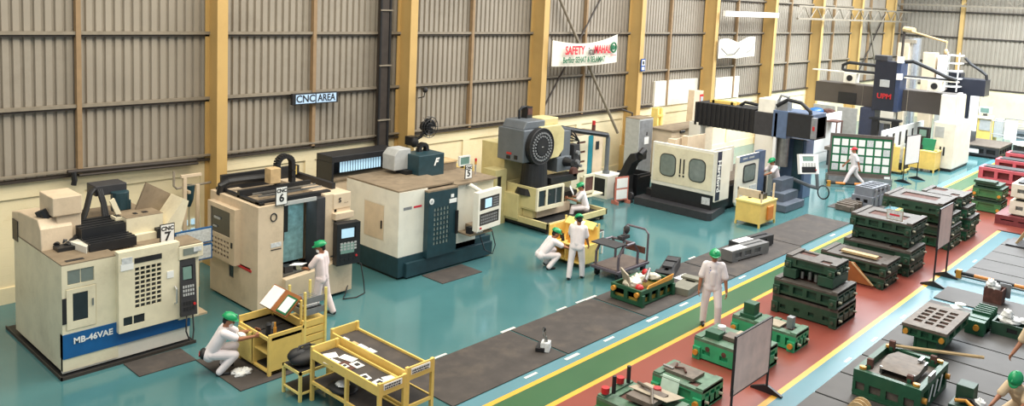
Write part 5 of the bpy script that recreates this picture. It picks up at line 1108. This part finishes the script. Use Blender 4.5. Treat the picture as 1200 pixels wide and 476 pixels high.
for i,(z,l) in enumerate(((.33,'lower cream ribbed casting stacked on the dark red pallet at right edge'),(.92,'upper cream ribbed casting stacked on the dark red pallet at right edge'))):
    c = thing('ribbed_casting', l, 'casting', (31.8,4.1,z), 0, 'cream castings')
    b = MB(creamcast).pbox(0,1.6,0,1.75,.06,.5,{'-x':grid_holes(.12,1.65,.12,.42,4,1,.16,.15),'-y':grid_holes(.1,1.5,.12,.42,3,1,.16,.15)},grey).box(.1,1.5,.1,1.65,0,.06); b.build('casting_body', c, bevel=.03)
    MB(blackm).box(.15,1.45,.15,1.6,.5,.56).build('top_pad', c)
for i,(x,y,w) in enumerate(((32.9,6.0,.2),(32.6,5.85,.25))): tag(MB(white).box(x,x+w,y-.08,y+.08,0,.05).build('floor_block'), ['white block on the red floor nearer the green stack','white block on the red floor nearer the dark red pallet'][i], 'block')
for i,(x,y,L,l) in enumerate(((36.9,4.6,3.4,'nearest faded red frame casting at the far right'),(39.6,4.0,4.0,'second faded red frame casting at the far right'),(42.0,3.6,4.5,'farthest faded red frame casting at the far right'))):
    c = thing('frame_casting', l, 'casting', (x,y,0), 0, 'faded red frame castings')
    n = 6
    MB(pinkred).pbox(0,.9,0,L,.5,1.02,{'-x':grid_holes(.15,L-.1,.56,.96,n,1,.12,.2)},dred).box(0,.9,0,.3,0,.5).box(0,.9,L-.3,L,0,.5).pbox(.1,.9,.3,L-.3,.05,.45,{'-x':grid_holes(.4,L-.4,.1,.4,n-1,1,.2,.2)},dred).build('casting_body', c, bevel=.01)
    MB(blackm).box(.1,.8,.15,L-.15,1.02,1.06).use(pinkred).box(0,.9,0,.12,1.0,1.08).build('top_rail', c)
# timber crate frames at the right edge
tc_ = thing('timber_trestle', 'pale timber trestle frame at the right edge before the cream castings', 'frame', (28.7,4.35,.03))
b = MB(wood)
for k in range(4): b.tube([(.1+.22*k,0,0),(.2+.22*k,.35,.75),(.25+.22*k,.7,0)],.04,4)
b.box(.0,1.0,.3,.42,.62,.7); b.build('trestle', tc_); MB(darkg).box(-.1,1.0,-.6,.9,.0,.05).build('base_plate', tc_)
ww = thing('steel_rods', 'bundle of grey rods beside the timber trestle at the right edge', 'rods', (28.8,3.0,.03))
MB(grey).tube([(0,0,.05),(.3,1.2,.3)],.03).tube([(.1,0,.05),(.5,1.2,.25)],.03).tube([(.2,0,.05),(.1,1.1,.35)],.03).build('rod', ww)
# small lamp stand on the strip
ls = thing('inspection_lamp', 'small white inspection stand with wire stalk on the black strip', 'stand', (12.1,9.85,.02), 30)
MB(papergrey).prism([(-.14,0),(.14,0),(.1,.17),(-.1,.17)],'y',-.09,.09).use(black).box(-.16,.16,.0,.18,0,.08).build('stand_body', ls, bevel=.01)
MB(steel).cyl((0,0,.17),(0,0,.28),.04,.02).tube([(-.03,0,.2),(-.1,.05,.36),(-.06,.05,.46)],.01).tube([(.03,0,.25),(.02,.03,.38)],.012).build('stalk', ls); MB(blackm).ell((.03,.05,.4),(.035,.035,.05)).build('knob', ls)
# loose floor tape marks already in the floor; small tape scraps
# ================================================================ people
def person(label, loc, heading, pose, top=clothw, bottom=clothw, hat='helmet', mask=True, gloves=False, scale=1., name='person', group='workers in pale uniforms', belt=False):
    root = thing(name, label, 'person', loc, heading, group); root.scale = (scale,)*3
    V = Vector; g = pose.get
    ln = R(g('lean',0)); u = V((math.sin(ln),0,math.cos(ln))); fw = V((math.cos(ln),0,-math.sin(ln)))
    tw = R(g('twist',0)); side = V((-math.sin(tw)*.9, math.cos(tw), 0)).normalized()
    P = V((0,0,0)); J = {}
    J['neck'] = P+u*.50; sh = P+u*.44
    for s,k in ((1,'L'),(-1,'R')):
        J['sh'+k] = sh+side*(.175*s)
        a = R(g('hip'+k,0)); kn = R(g('knee'+k,0)); sp = R(g('spread'+k, g('spread',3)))*s
        J['hip'+k] = P+V((0,.092*s,-.02))
        d = V((math.sin(a), math.sin(sp)*math.cos(a*.3), -math.cos(a))).normalized(); J['knee'+k] = J['hip'+k]+d*.41
        b = a-kn; d2 = V((math.sin(b), math.sin(sp)*.3, -math.cos(b))).normalized(); J['ank'+k] = J['knee'+k]+d2*.38
        ar = g('arm'+k,(0,8,10)); ap, ab, el = R(ar[0]), R(ar[1])*s, R(ar[2])
        d = (V((math.sin(ap),0,-math.cos(ap)))*math.cos(ab)+V((0,math.sin(ab),0))).normalized(); J['el'+k] = J['sh'+k]+d*.285
        inn = R(ar[3] if len(ar) > 3 else 0)*s
        d2 = (V((math.sin(ap+el),0,-math.cos(ap+el)))*math.cos(ab*.5)+V((0,math.sin(ab*.5-inn),0))).normalized(); J['wr'+k] = J['el'+k]+d2*.25; J['fd'+k] = d2
    if 'base' in pose: dz = pose['base']
    else: dz = .075-min(J['ankL'].z, J['ankR'].z)
    for k in J:
        if not k.startswith('fd'): J[k] = J[k]+V((0,0,dz))
    P = P+V((0,0,dz))
    hp, hy = R(g('hpitch',0))+ln*.6, R(g('hyaw',0))
    HM = Matrix.Translation(J['neck']+V((math.sin(ln*.5+hp*.4)*.1,0,.125))) @ Matrix.Rotation(hy,4,'Z') @ Matrix.Rotation(hp,4,'Y')
    # ---- body: one continuous skin surface
    b = MB(skin)
    b.ell((0,0,.02),(.095,.076,.105),16,12,HM,-1); b.ell((.025,0,-.05),(.07,.058,.065),12,8,HM,-1); b.ell((.1,0,-.015),(.022,.015,.03),8,6,HM,-1); b.ell((.083,0,.03),(.02,.05,.014),8,6,HM,-1); b.ell((.085,0,-.065),(.018,.028,.012),8,6,HM,-1)
    for s in (1,-1): b.ell((-.005,.08*s,-.005),(.022,.012,.034),8,6,HM,-1)
    hc = HM @ V((-.01,0,-.05)); b.capsule(J['neck']-u*.06, hc, .058, .052)
    b.capsule(J['neck']-u*.1, P, .075, .075); b.capsule(J['shL'],J['shR'],.045,.045); b.capsule(J['hipL'],J['hipR'],.09,.09)
    for s,k in ((1,'L'),(-1,'R')):
        b.capsule(J['sh'+k],J['el'+k],.046,.04); b.capsule(J['el'+k],J['wr'+k],.041,.028)
        b.capsule(J['hip'+k],J['knee'+k],.08,.056); b.capsule(J['knee'+k],J['ank'+k],.055,.038)
        b.capsule(J['ank'+k],J['ank'+k]+V((.1,0,-.045)),.035,.03)
        f = J['fd'+k]; n = V((0,-s,0)); n = (n-f*n.dot(f)).normalized(); sd = f.cross(n)*s
        if sd.dot(V((1,0,1))) < 0: sd = -sd
        w = J['wr'+k]
        for i in range(4):
            o = sd*(.03-.02*i); k0 = w+f*.02+o*.5; k1 = w+f*.085+o
            b.capsule(k0,k1,.014,.012,8)
            L = (.038,.043,.04,.031)[i]; cu = g('curl',.45)
            d1 = (f*math.cos(cu)+n*math.sin(cu)); d2 = (f*math.cos(cu*2.1)+n*math.sin(cu*2.1))
            k2 = k1+d1*L; b.capsule(k1,k2,.0105,.0095,8); b.capsule(k2,k2+d2*L*.85,.0095,.008,8)
        t1 = w+f*.03+sd*.022; t2 = t1+(f*.6+sd*.7+n*.35).normalized()*.045; b.capsule(t1,t2,.013,.011,8); b.capsule(t2,t2+(f*.85+n*.4).normalized()*.032,.011,.009,8)
    b.build('body', root, remesh=.0085)
    if gloves:
        for s,k in ((1,'L'),(-1,'R')):
            gl = MB(glove); f = J['fd'+k]; w = J['wr'+k]; n = V((0,-s,0)); n = (n-f*n.dot(f)).normalized(); sd = f.cross(n)*s
            if sd.dot(V((1,0,1))) < 0: sd = -sd
            gl.capsule(w-f*.04,w+f*.03,.036,.034)
            for i in range(4):
                o = sd*(.03-.02*i); k1 = w+f*.085+o; gl.capsule(w+f*.02+o*.5,k1,.019,.017,8); cu = g('curl',.45)
                k2 = k1+(f*math.cos(cu)+n*math.sin(cu))*.04; gl.capsule(k1,k2,.015,.014,8); gl.capsule(k2,k2+(f*math.cos(cu*2.1)+n*math.sin(cu*2.1))*.034,.014,.012,8)
            t1 = w+f*.03+sd*.022; t2 = t1+(f*.6+sd*.7+n*.35).normalized()*.045; gl.capsule(t1,t2,.018,.016,8); gl.capsule(t2,t2+(f*.85+n*.4).normalized()*.034,.016,.014,8)
            gl.build('glove', root, remesh=.009)
    # ---- clothes
    b = MB(top)
    for s,k in ((1,'L'),(-1,'R')):
        b.capsule(J['sh'+k]-u*.04-side*.06*s, P+u*.04+V((0,.07*s,0)), .098, .105, 14); b.capsule(J['sh'+k]-side*.02*s, J['sh'+k].lerp(J['el'+k],g('sleeve',.72)), .08, .072)
        if bottom is top or True: b.capsule(P+u*.04+V((0,.07*s,0)), P-u*.05+V((0,.07*s,0)), .108, .118, 14)
    b.capsule(sh+V((0,0,dz))-u*.02, P+u*.05, .1, .12, 14)
    b.capsule(J['shL']-side*.03,J['shR']+side*.03,.07,.07); b.capsule(J['neck']-u*.07,J['neck']-u*.015,.075,.062); b.capsule(sh+V((0,0,dz))-u*.14+fw*.03, P+u*.08+fw*.02,.1,.1)
    b.build('shirt', root, remesh=.012)
    b = MB(bottom); b.capsule(J['hipL'],J['hipR'],.105,.105)
    for k in 'LR':
        b.capsule(J['hip'+k],J['knee'+k],.1,.078); b.capsule(J['knee'+k],J['ank'+k]+V((0,0,.0)),.078,.066)
    b.build('trousers', root, remesh=.012)
    for s,k in ((1,'L'),(-1,'R')):
        a = J['ank'+k]; fp = R(g('foot'+k,0)); dr = V((math.cos(fp),0,math.sin(fp)))
        b = MB(shoe); b.capsule(a+V((-.03,0,-.03)), a+dr*.04+V((0,0,-.02)),.044,.044); b.capsule(a+dr*.02+V((0,0,-.035)), a+dr*.15+V((0,0,-.04)),.042,.036); b.capsule(a+V((-.03,0,-.05)), a+dr*.12+V((0,0,-.045)),.03,.03)
        b.build('shoe', root, remesh=.01)
    b = MB(hair).ell((-.02,0,.035),(.088,.082,.1),14,10,HM,-.35); b.ell((-.05,0,-.02),(.05,.066,.06),12,8,HM,-1); b.build('hair', root, smooth=True)
    for s in (1,-1): MB(ink).ell((.088,.032*s,.008),(.01,.014,.008),8,6,HM,-1).build('eye', root)
    if mask: MB(white).ell((.062,0,-.055),(.052,.06,.048),12,8,HM,-1).build('face_mask', root, smooth=True)
    if hat == 'helmet':
        b = MB(helm).ell((-.005,0,.055),(.135,.112,.105),20,8,HM,0); b.ell((0,0,.052),(.15,.122,.018),20,4,HM,-.5); b.ell((.09,0,.05),(.09,.085,.014),14,4,HM,-.5); b.capsule(HM@V((-.1,0,.12)),HM@V((.09,0,.13)),.022,.022); h = b.build('safety_helmet', root, smooth=True)
    elif hat == 'cap':
        b = MB(helmred).ell((-.005,0,.045),(.115,.095,.095),18,8,HM,0); b.ell((.1,0,.05),(.085,.07,.012),14,4,HM,-.5); b.build('cloth_cap', root, smooth=True)
    if belt: MB(black).ell(tuple(P+V((-.13,-.02,-.02))),(.07,.12,.1),12,8).use(redp).box(P.x-.205,P.x-.19,-.08,.06,P.z-.05,P.z).build('belt_pouch', root, smooth=True)
    return root
STAND = dict(hipL=4,hipR=-4,kneeL=3,kneeR=4)
CROUCH = dict(lean=34,hipL=96,hipR=88,kneeL=128,kneeR=130,armL=(48,4,28,8),armR=(55,4,22,8),hpitch=6,spread=10)
# standing worker in the red aisle
pw_ = person('worker in white shirt and green helmet standing by the bright green die', (15.78,8.27,0), 212, dict(lean=4,hipL=10,hipR=-4,kneeL=16,kneeR=2,armL=(6,14,8),armR=(2,14,12),hpitch=8,spread=6,sleeve=.85), mask=False, scale=1.05)
MB(mat('blue badge cloth',(70,110,190),.8)).box(.112,.118,-.10,-.03,1.16,1.23).use(ink).box(.112,.118,-.14,-.07,1.27,1.29).build('chest_badge', pw_)
# crouching worker at the tool cabinet
person('crouching worker in white with green helmet and mask by the yellow tool cabinet', (6.86,13.28,0), -30, dict(CROUCH, lean=30, armL=(60,2,38,10), armR=(66,2,28,10)), gloves=False, belt=True)
tag(MB(paper).box(-.07,.07,-.09,.09,0,.02).ell((0,0,.02),(.08,.09,.04)).build('cleaning_cloth', loc=(7.33,13.08,.62), rot=(0,R(20),0)), 'white cleaning cloth in the hands of the crouching worker at the tool cabinet', 'cloth')
# worker at CNC 6
person('worker in pale pink grey uniform holding a white sheet at the CNC 6 door', (9.8,14.18,0), 118, dict(lean=3,hipL=8,hipR=-10,kneeL=4,kneeR=12,armL=(34,10,48,20),armR=(-4,10,14),hpitch=14,hyaw=18), top=clothp, bottom=clothp, gloves=True)
tag(MB(paper).box(-.15,.15,-.11,.11,0,.006).build('paper_sheet', loc=(9.42,14.5,1.14), rot=(R(4),R(8),R(118))), 'white sheet held by the worker at the CNC 6 door', 'paper')
# pair by the second trolley
person('crouching worker in white reaching into the lower shelf of the yellow trolley', (15.85,13.2,0), -28, dict(CROUCH, lean=40, armL=(58,4,14,6), armR=(62,4,8,6), hpitch=2), mask=False)
person('standing worker in white with lowered head beside the yellow tool trolley', (15.9,12.1,0), 25, dict(lean=6,hipL=-8,hipR=12,kneeL=6,kneeR=6,armL=(22,8,30),armR=(12,8,26),hpitch=30,hyaw=30,spread=5), mask=False)
# seated worker on the old machine's tray
person('worker in white sitting on the tray of the old grey machine reading sheets', (20.5,15.35,0), 128, dict(lean=16,hipL=82,hipR=78,kneeL=70,kneeR=78,armL=(40,8,62,12),armR=(46,8,54,12),hpitch=18,base=.46,spread=8), mask=False)
tag(MB(paper).box(-.2,.2,-.004,.004,-.14,.14).build('paper_sheet', loc=(20.22,15.72,.95), rot=(R(-28),0,R(38))), 'white drawing sheets held by the worker sitting at the old grey machine', 'paper')
# gantry operator
person('worker in white with green helmet reaching into the blue gantry mill', (28.15,12.55,.0), 150, dict(lean=22,hipL=8,hipR=-6,kneeL=10,kneeR=6,armL=(52,6,20,8),armR=(46,6,24,8),hpitch=12), mask=False)
# walking person in red cap
person('person in white with red cap walking past the green notice board', (33.6,11.75,0), 125, dict(lean=3,hipL=30,hipR=-22,kneeL=8,kneeR=22,armL=(-24,8,10),armR=(24,8,16),hpitch=6,footR=-20), hat='cap', mask=False)
# far worker behind yellow cabinet
person('worker in white with green helmet behind the far yellow tool cabinet', (40.9,11.35,0), 200, dict(lean=10,hipL=4,hipR=-4,armL=(36,6,40,6),armR=(32,6,44,6),hpitch=26), mask=False)
# two workers at the right edge
person('worker in beige standing bent at the right photo edge behind the seated worker', (17.5,2.42,.03), 160, dict(lean=38,hipL=10,hipR=2,kneeL=18,kneeR=10,armL=(34,8,20),armR=(20,8,26),hpitch=30), top=clothk, bottom=clothk, hat=None, mask=False)
person('worker in beige with green helmet sitting on the right floor plate', (16.4,2.45,.03), 165, dict(lean=38,hipL=86,hipR=70,kneeL=92,kneeR=104,armL=(52,8,18,6),armR=(44,8,26,6),hpitch=34,base=.2,spread=14), top=clothk, bottom=clothk, mask=False)
# ================================================================ banners and signs
def banner(label, x0, x1, zc, y, h, writing):
    t = thing('cloth_banner', label, 'banner', (x0,y,0), 0, 'cloth banners')
    W = x1-x0; n = 16; b = MB(mat('white banner cloth',(228,222,206),.8,var=.06) if 'white banner cloth' not in bpy.data.materials else bpy.data.materials['white banner cloth'])
    vs = []
    for k,dy in ((0,0),(1,.012)):
        for i in range(n+1):
            u = i/n; sag = -.22*math.sin(PI*u)*(1 if writing else .9)+.2*u*(1 if writing else .6)
            if not writing: sag += .16*abs(math.sin(2*PI*u))
            w = .04*math.sin(7*u)
            vs += [(u*W, w+dy, zc+h/2+sag), (u*W, w*.4+dy, zc-h/2+sag*.25)]
    fs = []; m = 2*(n+1)
    for i in range(n):
        a = 2*i; fs += [(a,a+2,a+3,a+1),(m+a+1,m+a+3,m+a+2,m+a),(a,m+a,m+a+2,a+2),(a+1,a+3,m+a+3,m+a+1)]
    fs += [(0,1,m+1,m),(2*n,m+2*n,m+2*n+1,2*n+1)]
    b.add(vs,fs); b.build('banner_cloth', t)
    b = MB(girt_d).tube([(0,0,zc+h/2),(-.15,.0,zc+h/2+.1)],.012).tube([(W,0,zc+h/2+.2),(W+.2,0,zc+h/2+.3)],.012).tube([(0,0,zc-h/2),(-.15,0,zc-h/2-.05)],.012); b.build('tie_cord', t)
    return t
bn = banner('white safety banner with red and green lettering between the third and fourth columns', 21.95, 25.85, 5.08, 18.25, .92, True)
text('SAFETY', 'lettering', inkred, bn, (1.15,-.11,5.16), .42, sx=.8, bold=.012)
text('itu', 'lettering', ink, bn, (2.12,-.11,5.12), .4, sx=.9, bold=.006)
text('MAHAL', 'lettering', inkred, bn, (2.8,-.11,5.18), .42, sx=.72, bold=.012)
text('Berfikir SEHAT & SELAMAT', 'lettering', inkgreen, bn, (1.75,-.1,4.82), .3, sx=.72, bold=.006)
MB(inkgreen).tube([(3.52+.16*math.cos(R(a)),-.09,5.25+.18*math.sin(R(a))) for a in range(0,360,20)],.035,6,closed=True).cyl((3.52,-.1,5.25),(3.52,-.07,5.25),.09).use(inkred).box(3.36,3.72,-.08,-.07,4.95,4.97).build('round_emblem', bn)
bn2 = banner('plain white crumpled banner between the fifth and sixth columns', 33.75, 37.35, 5.05, 18.25, .85, False)
MB(girt_d).tube([(.1,-.06,5.1),(.7,-.07,4.8),(1.4,-.07,4.8),(1.9,-.06,5.1)],.02).tube([(2.6,-.06,4.85),(3.1,-.06,5.0),(3.4,-.06,5.3)],.012).build('fold_line', bn2)
sg = thing('area_sign', 'pale lit sign reading CNC AREA on the ribbed wall', 'sign', (12.05,18.78,0))
MB(ink).box(-.1,1.35,0,.1,3.84,4.14).build('sign_box', sg, bevel=.01)
MB(mat('pale blue sign face',(176,204,232),.4,emit=.25)).box(0.0,.6,-.01,0,3.87,4.11).box(.64,1.28,-.01,0,3.87,4.11).build('sign_face', sg)
text('CNC', 'lettering', ink, sg, (.3,-.016,3.99), .27, bold=.004); text('AREA', 'lettering', ink, sg, (.96,-.016,3.99), .27, sx=.85, bold=.004)
bs_ = thing('column_sign', 'small blue sign with white symbol on the fourth column', 'sign', (27.62,18.3,0))
MB(mat('blue sign face',(40,80,150),.4)).box(0,.28,0,.03,4.25,4.75).use(white).box(.04,.24,-.006,0,4.48,4.7).box(.05,.23,-.006,0,4.3,4.42).build('sign_plate', bs_)
MB(ink).box(.08,.2,-.01,-.004,4.52,4.66).build('symbol', bs_)
# wall fan and small lamp on the second column
fn = thing('wall_fan', 'black wall fan on a bracket at the second column', 'fan', (15.95,18.0,0))
b = MB(blackm)
for r in (.12,.22,.31): b.tube([(r*math.cos(R(a)),-.22,3.05+r*math.sin(R(a))) for a in range(0,360,15)],.012,5,closed=True)
for k in range(12): b.tube([(0,-.24,3.05),(.31*math.cos(R(30*k)),-.22,3.05+.31*math.sin(R(30*k))),(.31*math.cos(R(30*k)),-.08,3.05+.31*math.sin(R(30*k)))],.007,4)
b.build('cage', fn)
b = MB(black)
for k in range(5):
    a = R(72*k); b.add([(0,-.16,3.05),(.28*math.cos(a),-.18,3.05+.28*math.sin(a)),(.28*math.cos(a+.9),-.12,3.05+.28*math.sin(a+.9))],[(0,1,2),(2,1,0)])
b.build('fan_blade', fn)
MB(black).cyl((0,-.1,3.05),(0,.08,3.05),.14).tube([(0,.0,2.95),(-.1,.05,2.75),(-.3,.1,2.65)],.05).ell((-.35,.05,2.6),(.13,.13,.16)).use(blackm).box(-.45,-.2,.1,.36,2.5,2.75).build('motor_mount', fn)
wl = thing('wall_lamp', 'small black round lamp on a thin bracket high on the second column', 'lamp', (15.95,18.2,0))
MB(black).ell((.05,-.1,4.12),(.08,.08,.09)).tube([(.05,-.1,4.1),(.1,.0,3.9),(.0,.15,3.85)],.015).build('lamp_body', wl)
# ================================================================ light: overcast daylight through the roof lights
w = bpy.data.worlds.new('world'); S.world = w; w.use_nodes = True
bg = w.node_tree.nodes['Background']; bg.inputs[0].default_value = (.86,.93,1,1); bg.inputs[1].default_value = .62
def area(name, loc, size, energy, col, rot=(0,0,0)):
    l = bpy.data.lights.new(name, 'AREA'); l.shape = 'RECTANGLE'; l.size, l.size_y = size; l.energy = energy; l.color = col
    o = bpy.data.objects.new(name, l); C.objects.link(o); o.location = loc; o.rotation_euler = tuple(R(a) for a in rot); return o
area('skylight_near', (8,11,12), (14,10), 2100, (1,.9,.72))
area('skylight_mid', (26,10,12.5), (16,10), 3600, (1,.96,.9))
area('skylight_far', (46,8,13), (16,12), 11000, (.9,.96,1))
S.view_settings.view_transform = 'Standard'; S.view_settings.look = 'None'; S.view_settings.gamma = 1; S.view_settings.use_curve_mapping = False
S.view_settings.exposure = 0.06
